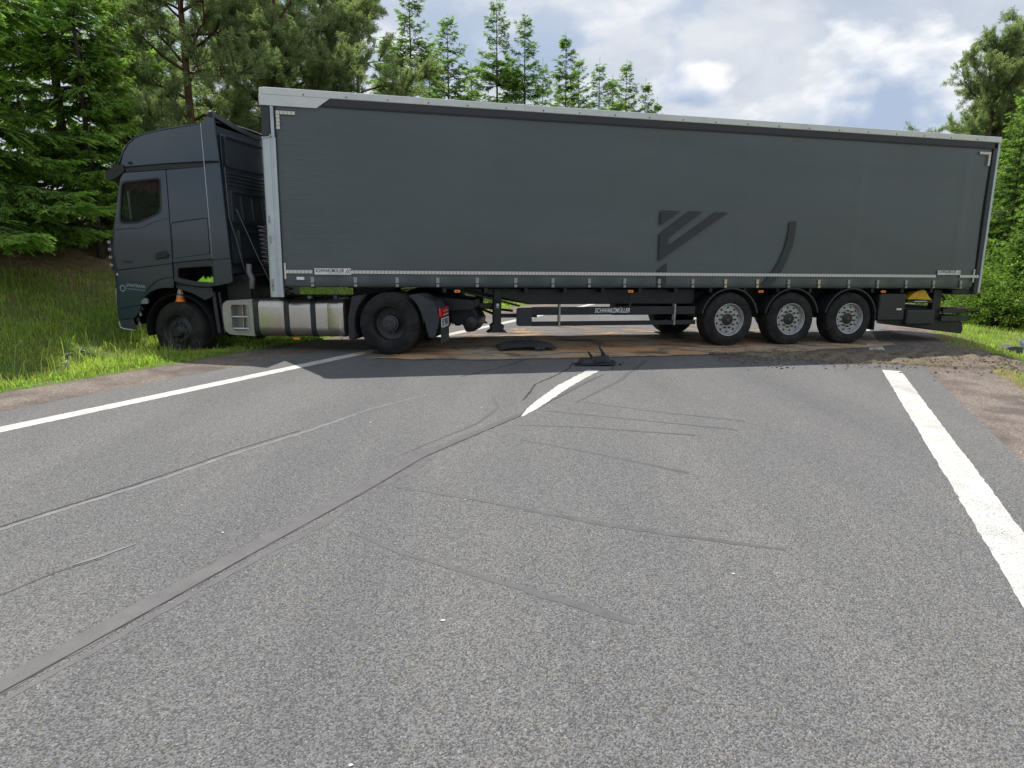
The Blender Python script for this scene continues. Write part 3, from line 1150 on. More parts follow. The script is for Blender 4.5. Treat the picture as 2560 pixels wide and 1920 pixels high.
def twig_tris(P, D, L, Wd, rs, c0, c1):
    """slim kite for each twig: P start, D unit direction, L length, Wd width"""
    n = len(P)
    rnd = unit(rs.normal(0, 1, (n, 3)) * np.array([1, 1, 1.0]) + np.array([0, 0, 0.9]))
    side = unit(np.cross(D, rnd))
    a = P
    m = P + D * (L * 0.45)[:, None]
    b = P + D * L[:, None] + np.array([0, 0, -1]) * (L * 0.12)[:, None]
    V = np.stack([a, m + side * (Wd * .5)[:, None], b, m - side * (Wd * .5)[:, None]], 1)
    i = np.arange(n)[:, None] * 4
    F = np.concatenate([i + np.array([[0, 1, 2]]), i + np.array([[0, 2, 3]])])
    mid = (c0 * 0.5 + c1 * 0.5)
    T = np.stack([c0, mid, c1, mid], 1)
    return V.reshape(-1, 3), F, T.reshape(-1, 3)


def sticks(A, B, ra, rb, col):
    """three-sided tapering sticks from A to B"""
    n = len(A)
    D = unit(B - A)
    ref = np.where(np.abs(D[:, 2:3]) > 0.9, np.array([[1.0, 0, 0]]), np.array([[0, 0, 1.0]]))
    u = unit(np.cross(D, ref))
    w = np.cross(D, u)
    vs = []
    for P, r_ in ((A, ra), (B, rb)):
        for k in range(3):
            t = 2.0944 * k
            vs.append(P + (u * math.cos(t) + w * math.sin(t)) * r_[:, None])
    V = np.stack(vs, 1).reshape(-1, 3)
    i = np.arange(n)[:, None] * 6
    F = np.concatenate([i + np.array([[k, (k + 1) % 3, 3 + (k + 1) % 3, 3 + k]]) for k in range(3)])
    return V, F, np.repeat(np.asarray(col)[None, :], n * 6, 0)


def spruce_crown(H, Lmax, seed, per_m=9, d2=0.1, d3=0.045, tw=0.03, bright=1.0, base=0.04, sparse=0.0, hue=0.0, tl=1.0, whorl=0.4, taper=0.78):
    rs = np.random.RandomState(seed)
    nb = int(H * per_m)
    zb = (base + (1 - base) * np.sort(rs.uniform(0, 1, nb) ** 0.95)) * H
    wz = np.round(zb / whorl) * whorl + rs.normal(0, 0.035, nb)
    zb = np.where(rs.uniform(0, 1, nb) < 0.72, wz, zb)
    zb = np.clip(zb, base * H, H - 0.35)
    rel = zb / H
    L = Lmax * np.clip((1 - rel) ** taper, 0.02, 1) * rs.uniform(0.62, 1.12, nb) + 0.10
    az = rs.uniform(0, 6.283, nb)
    el = np.interp(rel, [0, 0.4, 0.8, 1], [R(-12), R(2), R(28), R(60)]) + rs.normal(0, R(7), nb)
    sag = np.interp(rel, [0, 0.6, 1], [0.30, 0.22, 0.05]) * rs.uniform(0.6, 1.3, nb)
    dirh = np.stack([np.cos(az), np.sin(az), 0 * az], -1)

    def pos(i, u):
        r = L[i] * u
        z = np.tan(el[i]) * r * 0.8 - sag[i] * L[i] * (u ** 1.5) + 0.20 * L[i] * u ** 4
        return dirh[i] * r[:, None] + np.array([0, 0, 1]) * (zb[i] + z)[:, None]

    VV, FF3, FF4, TT = [], [], [], []
    # wood of branches in four pieces
    bi = np.arange(nb)
    for q in range(4):
        a, b = q / 4, (q + 1) / 4
        A, B = pos(bi, np.full(nb, a)), pos(bi, np.full(nb, b))
        r0 = 0.007 + 0.008 * L
        VV.append(sticks(A, B, r0 * (1 - a * 0.85), r0 * (1 - b * 0.85), (0.085, 0.065, 0.05)))
    # side branchlets
    n2 = np.maximum(3, (L / d2).astype(int)) * 2
    I = np.repeat(bi, n2)
    u = np.clip(rs.uniform(0.10, 1.0, len(I)) ** 0.85, 0, 0.995)
    keep = rs.uniform(0, 1, len(I)) > sparse
    I, u = I[keep], u[keep]
    P = pos(I, u)
    T = unit(pos(I, np.minimum(u + 0.02, 1.0)) - pos(I, u - 0.02))
    sgn = np.where(rs.uniform(0, 1, len(I)) < 0.5, -1.0, 1.0)
    lat = np.stack([-np.sin(az[I]), np.cos(az[I]), 0 * u], -1) * sgn[:, None]
    ang = rs.normal(R(52), R(11), len(I))
    D2 = unit(T * np.cos(ang)[:, None] + lat * np.sin(ang)[:, None] + np.array([0, 0, 1]) * rs.normal(-0.12, 0.18, len(I))[:, None])
    L2 = (0.36 * L[I] * (1 - u) ** 0.8 + 0.14) * rs.uniform(0.55, 1.15, len(I))
    L2 = np.minimum(L2, 0.95)
    droop2 = rs.uniform(0.10, 0.42, len(I))
    VV.append(sticks(P, P + D2 * L2[:, None] - np.array([0, 0, 1]) * (droop2 * L2)[:, None], 0.004 + 0.004 * L2, 0.002 + 0 * L2, (0.10, 0.075, 0.05)))
    # twigs
    n3 = np.maximum(3, (L2 / d3).astype(int)) * 2
    J = np.repeat(np.arange(len(I)), n3)
    t = rs.uniform(0.02, 1.0, len(J))
    P3 = P[J] + D2[J] * (L2[J] * t)[:, None] - np.array([0, 0, 1]) * (droop2[J] * L2[J] * t ** 2)[:, None]
    D2n = unit(D2[J] - np.array([0, 0, 1]) * (droop2[J] * t)[:, None])
    s3 = np.where(rs.uniform(0, 1, len(J)) < 0.5, -1.0, 1.0)
    lat3 = unit(np.cross(D2n, np.array([0, 0, 1.0]))) * s3[:, None]
    a3 = rs.normal(R(48), R(14), len(J))
    D3 = unit(D2n * np.cos(a3)[:, None] + lat3 * np.sin(a3)[:, None] + np.array([0, 0, 1]) * rs.normal(-0.15, 0.22, len(J))[:, None])
    L3 = (0.05 + 0.105 * (1 - 0.6 * t)) * rs.uniform(0.6, 1.3, len(J)) * tl
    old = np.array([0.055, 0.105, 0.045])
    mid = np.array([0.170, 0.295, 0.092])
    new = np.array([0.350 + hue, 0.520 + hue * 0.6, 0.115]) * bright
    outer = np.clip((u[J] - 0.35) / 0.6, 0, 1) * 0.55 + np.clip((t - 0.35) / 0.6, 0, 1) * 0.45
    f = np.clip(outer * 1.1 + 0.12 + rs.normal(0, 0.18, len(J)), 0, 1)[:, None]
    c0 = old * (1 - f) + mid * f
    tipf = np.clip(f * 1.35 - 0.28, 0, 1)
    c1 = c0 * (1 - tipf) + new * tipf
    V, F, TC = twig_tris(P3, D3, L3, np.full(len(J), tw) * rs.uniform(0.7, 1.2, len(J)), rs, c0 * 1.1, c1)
    # needles along branchlet tips
    tv, tf, tt = twig_tris(P + D2 * (L2 * 0.55)[:, None] - np.array([0, 0, 1]) * (droop2 * L2 * .3)[:, None], unit(D2 - np.array([0, 0, 1]) * (droop2 * 1.0)[:, None]),
                           L2 * 0.55, np.full(len(I), tw * 1.1), rs, np.repeat(mid[None], len(I), 0), np.repeat(new[None], len(I), 0))
    # leader shoot
    lead = np.stack([np.zeros(10), np.zeros(10), H + np.linspace(-0.75, 0.25, 10)], -1)
    VL = twig_tris(lead, unit(rs.normal(0, 0.22, (10, 3)) + np.array([0, 0, 1])), np.full(10, 0.2), np.full(10, tw), rs, np.repeat(mid[None], 10, 0), np.repeat(new[None], 10, 0))
    off = 0
    Vs, F3, F4, Ts = [], [], [], []
    for v_, f_, t_ in VV:
        Vs.append(v_)
        F4.append(f_ + off)
        Ts.append(t_)
        off += len(v_)
    for v_, f_, t_ in ((V, F, TC), (tv, tf, tt), VL):
        Vs.append(v_)
        F3.append(f_ + off)
        Ts.append(t_)
        off += len(v_)
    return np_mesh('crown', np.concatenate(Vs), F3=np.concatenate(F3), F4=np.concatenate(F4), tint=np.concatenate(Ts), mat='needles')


def pine_crown(H, Rm, seed, crown_base=0.3, nb=34, shoots=26, nl=0.075, hue=0.0, dead=6, wn=0.009):
    rs = np.random.RandomState(seed)
    zb = (crown_base + (0.97 - crown_base) * np.sort(rs.uniform(0, 1, nb))) * H
    rel = (zb / H - crown_base) / (1 - crown_base)
    L = Rm * np.interp(rel, [0, 0.25, 0.7, 1], [0.95, 1.0, 0.7, 0.22]) * rs.uniform(0.6, 1.15, nb)
    az = np.cumsum(rs.normal(2.4, 0.5, nb))
    el = np.interp(rel, [0, 1], [R(5), R(55)]) + rs.normal(0, R(9), nb)
    Vs, F3, F4, Ts = [], [], [], []
    off = 0

    def push(v, f, t, quad):
        nonlocal off
        Vs.append(v)
        (F4 if quad else F3).append(f + off)
        Ts.append(t)
        off += len(v)

    bark = (0.17, 0.105, 0.07)
    SP, SD = [], []
    for i in range(nb):
        d = np.array([math.cos(az[i]) * math.cos(el[i]), math.sin(az[i]) * math.cos(el[i]), math.sin(el[i])])
        p = np.array([0, 0, zb[i]])
        pts = [p]
        k = 8
        for q in range(k):
            d = unit(d + rs.normal(0, 0.16, 3) + np.array([0, 0, 0.05]))
            p = p + d * L[i] / k
            pts.append(p)
        pts = np.array(pts)
        r0 = 0.012 + 0.014 * L[i]
        rr = r0 * np.linspace(1, 0.2, k + 1)
        push(*sticks(pts[:-1], pts[1:], rr[:-1], rr[1:], bark), True)
        # secondary limbs
        for q in range(2, k + 1):
            for _ in range(3 if q < k else 4):
                dd = unit(unit(pts[q] - pts[q - 1]) * 0.8 + rs.normal(0, 0.62, 3) + np.array([0, 0, 0.22]))
                ll = L[i] * rs.uniform(0.12, 0.30)
                e = pts[q] + dd * ll
                push(*sticks(pts[q][None], e[None], np.array([r0 * .35]), np.array([0.004]), bark), True)
                m = max(4, int(shoots * ll / 0.5))
                tt = rs.uniform(0.25, 1.05, m)
                SP.append(pts[q] + dd * ll * tt[:, None] + rs.normal(0, 0.05, (m, 3)))
                SD.append(unit(dd + rs.normal(0, 0.55, (m, 3)) + np.array([0, 0, 0.45])))
    for _ in range(dead):
        a = rs.uniform(0, 6.28)
        z0 = rs.uniform(0.12, crown_base + 0.15) * H
        p = np.array([0, 0, z0])
        d = np.array([math.cos(a), math.sin(a), -0.05])
        pts = [p]
        for q in range(6):
            d = unit(d + rs.normal(0, 0.22, 3))
            p = p + d * Rm * 0.14
            pts.append(p)
        pts = np.array(pts)
        push(*sticks(pts[:-1], pts[1:], np.linspace(.016, .006, 6), np.linspace(.014, .004, 6), (0.22, 0.19, 0.16)), True)
    SP = np.concatenate(SP)
    SD = np.concatenate(SD)
    m = len(SP)
    k = 15
    sl = 0.14
    tpos = np.tile(np.linspace(0.0, 1.0, k), m)
    I = np.repeat(np.arange(m), k)
    P = SP[I] + SD[I] * (sl * tpos)[:, None]
    rad = unit(rs.normal(0, 1, (m * k, 3)))
    D = unit(rad + SD[I] * 0.9)
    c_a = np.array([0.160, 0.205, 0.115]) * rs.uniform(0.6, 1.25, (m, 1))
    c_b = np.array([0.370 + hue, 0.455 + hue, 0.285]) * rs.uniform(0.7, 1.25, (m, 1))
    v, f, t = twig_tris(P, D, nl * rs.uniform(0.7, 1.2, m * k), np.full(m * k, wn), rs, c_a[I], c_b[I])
    push(v, f, t, False)
    push(*sticks(SP, SP + SD * sl, np.full(m, 0.004), np.full(m, 0.003), (0.20, 0.15, 0.08)), True)
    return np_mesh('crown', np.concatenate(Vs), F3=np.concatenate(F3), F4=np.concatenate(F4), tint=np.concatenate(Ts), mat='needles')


def bush_crown(w, h, seed, n=14000, leaf=0.06, c1=(0.06, 0.13, 0.02), c2=(0.17, 0.27, 0.035)):
    rs = np.random.RandomState(seed)
    # clumps of leaves around branch ends
    nc = int(n / 42)
    ph = rs.uniform(0, 6.283, nc)
    el = np.arcsin(rs.uniform(-0.15, 1.0, nc))
    rr = rs.uniform(0.35, 1.0, nc) ** 0.45
    lump = 1 + 0.20 * np.sin(ph * 3 + seed) + 0.16 * np.sin(ph * 5 + el * 6) + rs.uniform(-0.12, 0.15, nc)
    cx = np.stack([np.cos(ph) * np.cos(el) * w * rr * lump, np.sin(ph) * np.cos(el) * w * rr * lump, h * (0.28 + 0.70 * np.sin(el) * rr * lump)], -1)
    cx[:, 2] = np.maximum(cx[:, 2], 0.12)
    I = np.repeat(np.arange(nc), 42)
    m = len(I)
    P = cx[I] + rs.normal(0, 0.13, (m, 3))
    D = unit(rs.normal(0, 1, (m, 3)) * np.array([1, 1, 0.5]) + np.array([0, 0, -0.15]))
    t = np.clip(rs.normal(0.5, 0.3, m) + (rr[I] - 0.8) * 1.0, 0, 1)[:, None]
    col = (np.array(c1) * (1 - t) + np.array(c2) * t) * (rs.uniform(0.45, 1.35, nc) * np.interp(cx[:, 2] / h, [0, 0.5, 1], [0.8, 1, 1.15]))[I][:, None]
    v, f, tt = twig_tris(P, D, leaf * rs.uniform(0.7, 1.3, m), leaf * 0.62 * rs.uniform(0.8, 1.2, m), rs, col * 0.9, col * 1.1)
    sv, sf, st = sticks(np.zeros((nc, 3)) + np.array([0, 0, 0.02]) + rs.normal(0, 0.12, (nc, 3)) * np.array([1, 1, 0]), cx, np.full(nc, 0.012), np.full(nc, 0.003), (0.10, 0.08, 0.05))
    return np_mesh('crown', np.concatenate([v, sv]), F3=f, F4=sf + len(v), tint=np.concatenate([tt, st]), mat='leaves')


def trunk_mesh(H, r, seed, seg=10, bend=0.0):
    rnd = random.Random(seed)
    g = Geo()
    n = 14
    pts, rs = [], []
    bx, by = rnd.uniform(-1, 1) * bend, rnd.uniform(-1, 1) * bend
    for i in range(n + 1):
        t = i / n
        pts.append((bx * math.sin(t * 3.0), by * math.sin(t * 2.6), -0.25 + (H + 0.1) * t))
        rs.append(r * (1.22 if i == 0 else 1.0) * (1 - t) ** 0.85 + 0.006)
    g.tube(pts, rs, seg)
    return g


TREE_MESH = {}


def tree_kind(key, crown_fn, H, r, bark, seed, bend=0.0):
    TREE_MESH[key] = (crown_fn, H, r, bark, seed, bend, {})


def plant(name, key, o_, s_, scale, rot, label, cat, group, zs=1.0, dz=-0.05):
    crown_fn, H, r, bark, seed, bend, cache = TREE_MESH[key]
    if not cache:
        cache['crown'] = crown_fn()
        if r:
            g = trunk_mesh(H, r, seed, bend=bend)
            me = g.mesh('trunk')
            me.shade_smooth()
            me.materials.append(MATS[bark])
            cache['trunk'] = me
    e = empty(name, label, cat, rw(o_, s_, dz), (0, 0, rot), group)
    e.scale = (scale, scale, scale * zs)
    for k in ('trunk', 'crown'):
        if k in cache:
            obj(k, cache[k], None, e)
    return e


tree_kind('spruceA', lambda: spruce_crown(15.0, 3.9, 1, per_m=8, d2=0.085, d3=0.045, tw=0.040, bright=1.2, base=0.07, tl=1.15), 15.0, 0.15, 'spruce_bark', 1)
tree_kind('spruceB', lambda: spruce_crown(13.0, 3.4, 2, per_m=8.5, d2=0.10, d3=0.05, tw=0.042, bright=1.2, base=0.05, hue=0.02, tl=1.2), 13.0, 0.13, 'spruce_bark', 2)
tree_kind('spruceC', lambda: spruce_crown(12.0, 3.3, 3, per_m=13, d2=0.12, d3=0.06, tw=0.040, bright=0.68, base=0.03, sparse=0.05, tl=1.5, whorl=0.5, taper=0.85), 12.0, 0.10, 'spruce_bark', 3)
tree_kind('spruceD', lambda: spruce_crown(12.0, 3.9, 4, per_m=13, d2=0.12, d3=0.065, tw=0.044, bright=0.88, base=0.03, sparse=0.05, hue=0.03, tl=1.5, whorl=0.45, taper=0.85), 12.0, 0.10, 'spruce_bark', 4)
tree_kind('spruceE', lambda: spruce_crown(11.0, 2.9, 5, per_m=13, d2=0.12, d3=0.065, tw=0.044, bright=0.66, base=0.03, sparse=0.08, tl=1.5, whorl=0.5, taper=0.9), 11.0, 0.08, 'spruce_bark', 5)
tree_kind('pineA', lambda: pine_crown(12.0, 3.2, 11, 0.16, 46, 22, 0.10, wn=0.013), 11.6, 0.14, 'pine_bark', 11, 0.18)
tree_kind('pineB', lambda: pine_crown(10.0, 3.2, 12, 0.08, 52, 22, 0.10, hue=0.012, wn=0.013), 9.6, 0.13, 'pine_bark', 12, 0.22)
tree_kind('bushA', lambda: bush_crown(1.7, 2.3, 21, 15000, 0.085, (0.075, 0.15, 0.03), (0.225, 0.34, 0.06)), 0, 0, None, 0)
tree_kind('bushB', lambda: bush_crown(1.5, 2.0, 22, 13000, 0.08, (0.06, 0.13, 0.028), (0.18, 0.29, 0.055)), 0, 0, None, 0)

#@@TREEPLACE
LG = 'conifers along the left bank'
PL = [
    # name, kind, o, s, scale, height factor, rot, label
    ('spruce_tree', 'spruceA', -16.4, 3.2, 0.95, 0.72, 0.4, 'large spruce at the left edge with bright drooping branch tips'),
    ('spruce_tree', 'spruceA', -15.8, 7.6, 0.95, 0.70, 2.6, 'large spruce directly left of the truck cab'),
    ('spruce_tree', 'spruceB', -18.8, 5.4, 0.9, 0.85, 1.1, 'dark spruce standing back between the two large left spruces'),
    ('spruce_tree', 'spruceB', -17.2, 11.0, 0.95, 0.85, 4.0, 'spruce rising behind the front of the cab roof'),
    ('spruce_tree', 'spruceB', -15.4, 10.4, 0.6, 1.0, 0.9, 'half-grown spruce right behind the front of the cab'),
    ('pine_tree', 'pineA', -16.2, 14.0, 1.0, 0.95, 0.3, 'slim-trunked pine just behind the cab roof'),
    ('pine_tree', 'pineB', -15.8, 17.2, 1.05, 1.08, 1.9, 'grey-green pine above the front corner of the trailer'),
    ('pine_tree', 'pineB', -15.3, 20.4, 0.92, 1.12, 4.2, 'pine with long crooked branches above the trailer front'),
    ('pine_tree', 'pineA', -19.0, 19.5, 1.0, 1.0, 3.3, 'tall pine behind the other pines left of the trailer roof'),
]
for nm, k, o_, s_, sc, zf, rt, lb in PL:
    plant(nm, k, o_, s_, sc, rt, lb, 'spruce' if nm.startswith('spruce') else 'pine', LG, zf)

# spruces whose tops stand against the sky: (viewing direction, height class, kind)
ROW = [
    (1042, -60, 'spruceC', 'tall sparse spruce next to the pines, its top out of frame'),
    (1130, 35, 'spruceD', 'bright green spruce between two taller sparse ones'),
    (1246, -12, 'spruceC', 'tallest spruce standing free over the trailer roof'),
    (1312, 25, 'spruceC', 'thin pointed spruce right of the tallest one'),
    (1410, 82, 'spruceE', 'slender spruce with a long pointed top standing a little apart'),
    (1441, 144, 'spruceD', 'small spruce right of the slender pointed one'),
    (1490, 150, 'spruceC', 'spruce left of the last close group of three in the row'),
    (1522, 190, 'spruceE', 'lowest of the three spruces close together near the row end'),
    (1554, 154, 'spruceD', 'dense dark spruce near the right end of the row'),
    (1600, 200, 'spruceE', 'thin second-last spruce of the row'),
    (1630, 250, 'spruceE', 'last small spruce where the row meets open sky'),
    (985, 90, 'spruceD', 'bright spruce half hidden behind the pine with crooked branches'),
    (1085, 150, 'spruceD', 'low bright spruce filling the gap left of the bright green one'),
    (1185, 160, 'spruceD', 'low spruce left of the tallest one, just above the trailer roof'),
    (1275, 130, 'spruceD', 'bushy spruce at the foot of the tallest one'),
    (1355, 150, 'spruceC', 'grey-green spruce between the pointed and the slender one'),
    (1395, 215, 'spruceD', 'very low spruce top peeping over the trailer roof'),
]
FPX, PIT = 1638.54, 0.19028


def along(o_, u):
    """distance along the road at which a tree line at offset o_ lies in direction u"""
    k = (u - 1280) / FPX
    lo, hi = 2.0, 400.0
    for _ in range(60):
        s = (lo + hi) / 2
        if (NX * o_ + TX * s) / ((NY * o_ + TY * s) * math.cos(PIT)) < k:
            lo = s
        else:
            hi = s
    return (lo + hi) / 2


for i, (u, v, k, lb) in enumerate(ROW):
    o_ = -16.0 - (i % 3) * 0.9 - (2.0 if i > 10 else 0)
    s = along(o_, u)
    y = NY * o_ + TY * s
    zc = math.tan(math.atan((960 - v) / FPX) - PIT) * y + CAM_H
    base = float(gz(o_, s))
    Hh = TREE_MESH[k][1] + 0.2
    sc = (zc - base) / Hh
    e = plant('spruce_tree', k, o_, s, sc, i * 1.7, lb, 'spruce', LG)
    wfac = max(0.8, min(1.3, 1.0 / sc)) if sc < 1 else 1.0
    e.scale = (sc * wfac, sc * wfac, sc)

# second row that closes the view low between the trunks
BACK = [(-27, 22, 'spruceD', 0.95), (-25, 27, 'spruceD', 0.9), (-29, 12, 'spruceB', 0.85), (-28, 5, 'spruceB', 0.8), (-24, 18, 'spruceD', 0.75), (-26, 0, 'spruceB', 0.8),
        (-20.5, 3.0, 'spruceB', 0.6), (-20.0, 8.0, 'spruceB', 0.62), (-20.5, 12.0, 'spruceD', 0.6), (-21, 15.5, 'spruceD', 0.65), (-22, 6.0, 'spruceD', 0.7)]
for i, (o_, s_, k, sc) in enumerate(BACK):
    plant('spruce_tree', k, o_, s_, sc, i * 2.1 + 0.5, 'spruce in the shaded back row of the left wood', 'spruce', 'back row of the left wood')

RGp = 'trees beyond the right ditch'
plant('pine_tree', 'pineB', 8.0, 43.5, 1.30, 0.8, 'grey-green pine above the rear end of the trailer', 'pine', RGp)
plant('pine_tree', 'pineA', 10.8, 48.0, 1.32, 2.2, 'taller pine at the right edge behind the other pine', 'pine', RGp)
plant('pine_tree', 'pineB', 9.0, 52.0, 1.12, 3.9, 'lower pine whose left side stands free against the sky', 'pine', RGp)
plant('spruce_tree', 'spruceD', 7.0, 32.5, 0.70, 1.0, 'bright young spruce beside the rear top corner of the trailer', 'spruce', RGp)
plant('spruce_tree', 'spruceD', 8.2, 36.5, 0.85, 3.0, 'dark spruce at the right edge of the picture', 'spruce', RGp)
plant('pine_tree', 'pineB', 9.6, 45.5, 1.25, 2.9, 'dense pine filling the gap between the two right-hand pines', 'pine', RGp)
plant('spruce_tree', 'spruceB', 9.8, 40.0, 0.85, 5.0, 'spruce between the shrubs and the pines on the right', 'spruce', RGp)
BUSH = [(5.7, 27.6, 'bushA', 0.8, 'low bright shrub at the right edge behind the trailer tail'), (6.6, 31.5, 'bushB', 1.5, 'tall leafy shrub beside the trailer rear doors'),
        (5.0, 31.0, 'bushB', 0.7, 'low leafy shrub seen below the trailer tail'), (7.0, 29.2, 'bushA', 1.25, 'wide leafy shrub touching the right edge of the picture'),
        (7.4, 34.5, 'bushB', 2.0, 'highest leafy shrub at the foot of the young spruce'), (5.4, 35.5, 'bushA', 1.2, 'shrub farther back along the right ditch')]
plant('spruce_tree', 'spruceD', 6.7, 28.6, 0.40, 2.4, 'small young spruce among the shrubs at the right edge', 'spruce', RGp)
plant('spruce_tree', 'spruceD', 5.9, 33.0, 0.36, 0.2, 'small young spruce just behind the trailer rear post', 'spruce', RGp)
for o_, s_, k, sc, lb in BUSH:
    plant('leafy_shrub', k, o_, s_, sc, o_ * 3 + s_, lb, 'shrub', 'shrubs beyond the right ditch')

#@@TRAILER
# ------------------------------------------------------------------ wheels
def tyre_geo(Rt, w, rim_r, tread=True):
    """tyre of revolution about y; outer face at y=0 and body towards +y"""
    h = w
    prof = [(0.035, rim_r - 0.01), (0.012, rim_r + 0.012), (0.004, rim_r + 0.05), (-0.004, rim_r + (Rt - rim_r) * 0.45), (0.004, Rt - 0.085), (0.013, Rt - 0.055), (0.016, Rt - 0.03), (0.030, Rt - 0.010), (0.055, Rt - 0.002)]
    n = 4
    groove = 0.011
    inner0, inner1 = 0.060, h - 0.060
    step = (inner1 - inner0) / n
    for i in range(n):
        a = inner0 + i * step
        prof += [(a + 0.004, Rt), (a + step - 0.012, Rt), (a + step - 0.010, Rt - groove), (a + step - 0.001, Rt - groove)] if i < n - 1 else [(a + 0.004, Rt), (a + step, Rt)]
    prof += [(h - 0.03, Rt - 0.012), (h - 0.014, Rt - 0.04), (h + 0.002, rim_r + (Rt - rim_r) * 0.45), (h - 0.02, rim_r)]
    return Geo().lathe(prof, 64)


def bolt_ring(n, r, y, br, bl, phase=0.0):
    g = Geo()
    for k in range(n):
        a = 2 * math.pi * k / n + phase
        g.lathe([(y, 0.001), (y, br), (y + bl, br), (y + bl, 0.001)], 8, center=(r * math.cos(a), 0, r * math.sin(a)))
    return g


def disc_with_holes(y, r0, r1, n, hr, hole_r, th=0.012):
    """flat wheel disc with round hand holes, facing -y"""
    outer = [(r1 * math.cos(6.28318 * k / 60), r1 * math.sin(6.28318 * k / 60)) for k in range(60)]
    holes = []
    for k in range(n):
        a = 6.28318 * k / n
        cx, cz = hr * math.cos(a), hr * math.sin(a)
        holes.append([(cx + hole_r * math.cos(6.28318 * q / 10), cz + hole_r * 1.0 * math.sin(6.28318 * q / 10)) for q in range(10)])
    holes.append([(r0 * math.cos(6.28318 * k / 30), r0 * math.sin(6.28318 * k / 30)) for k in range(30)])
    return Geo().prism(outer, y, y + th, holes)


def make_trailer_wheel(parent, loc, rot):
    w = bpy.data.objects.new('wheel', None)
    C.objects.link(w)
    w.parent = parent
    w.location = loc
    w.rotation_euler = rot
    obj('tyre', tyre_geo(0.5, 0.37, 0.292), 'tyre_rubber', w, smooth='auto')
    rim = Geo().lathe([(0.006, 0.300), (0.002, 0.293), (0.006, 0.284), (0.030, 0.276), (0.045, 0.262), (0.10, 0.255), (0.20, 0.25)], 48)
    obj('rim', rim, 'rim_silver', w, smooth='auto')
    obj('wheel_disc', disc_with_holes(0.075, 0.10, 0.262, 10, 0.222, 0.021), 'rim_silver', w, bevel=0.004)
    obj('brake_drum', Geo().lathe([(0.16, 0.001), (0.16, 0.24), (0.30, 0.24)], 32), 'hub_black', w)
    obj('wheel_nuts', bolt_ring(10, 0.150, 0.035, 0.017, 0.042, 0.31), 'hub_black', w)
    hub = Geo().lathe([(0.04, 0.001), (0.04, 0.052), (0.05, 0.062), (0.052, 0.088), (0.062, 0.108), (0.078, 0.112)], 28)
    obj('hub', hub, 'hub_black', w, smooth='auto')
    obj('hub_bolts', bolt_ring(10, 0.085, 0.038, 0.009, 0.02, 0.1), 'hub_grey', w)
    obj('hub_cap', Geo().lathe([(0.034, 0.001), (0.036, 0.019), (0.042, 0.024)], 20), 'print_red', w)
    return w


def arc_fender(R0, th, y0, y1, a0, a1, cx, cz, lip=0.02, seg=22):
    g = Geo()
    g.lathe([(y0, R0), (y0, R0 + th + lip), (y0 + 0.02, R0 + th + lip), (y0 + 0.02, R0 + th), (y1, R0 + th), (y1, R0), (y0, R0)], seg, ang0=a0, ang1=a1, center=(cx, 0, cz))
    return g


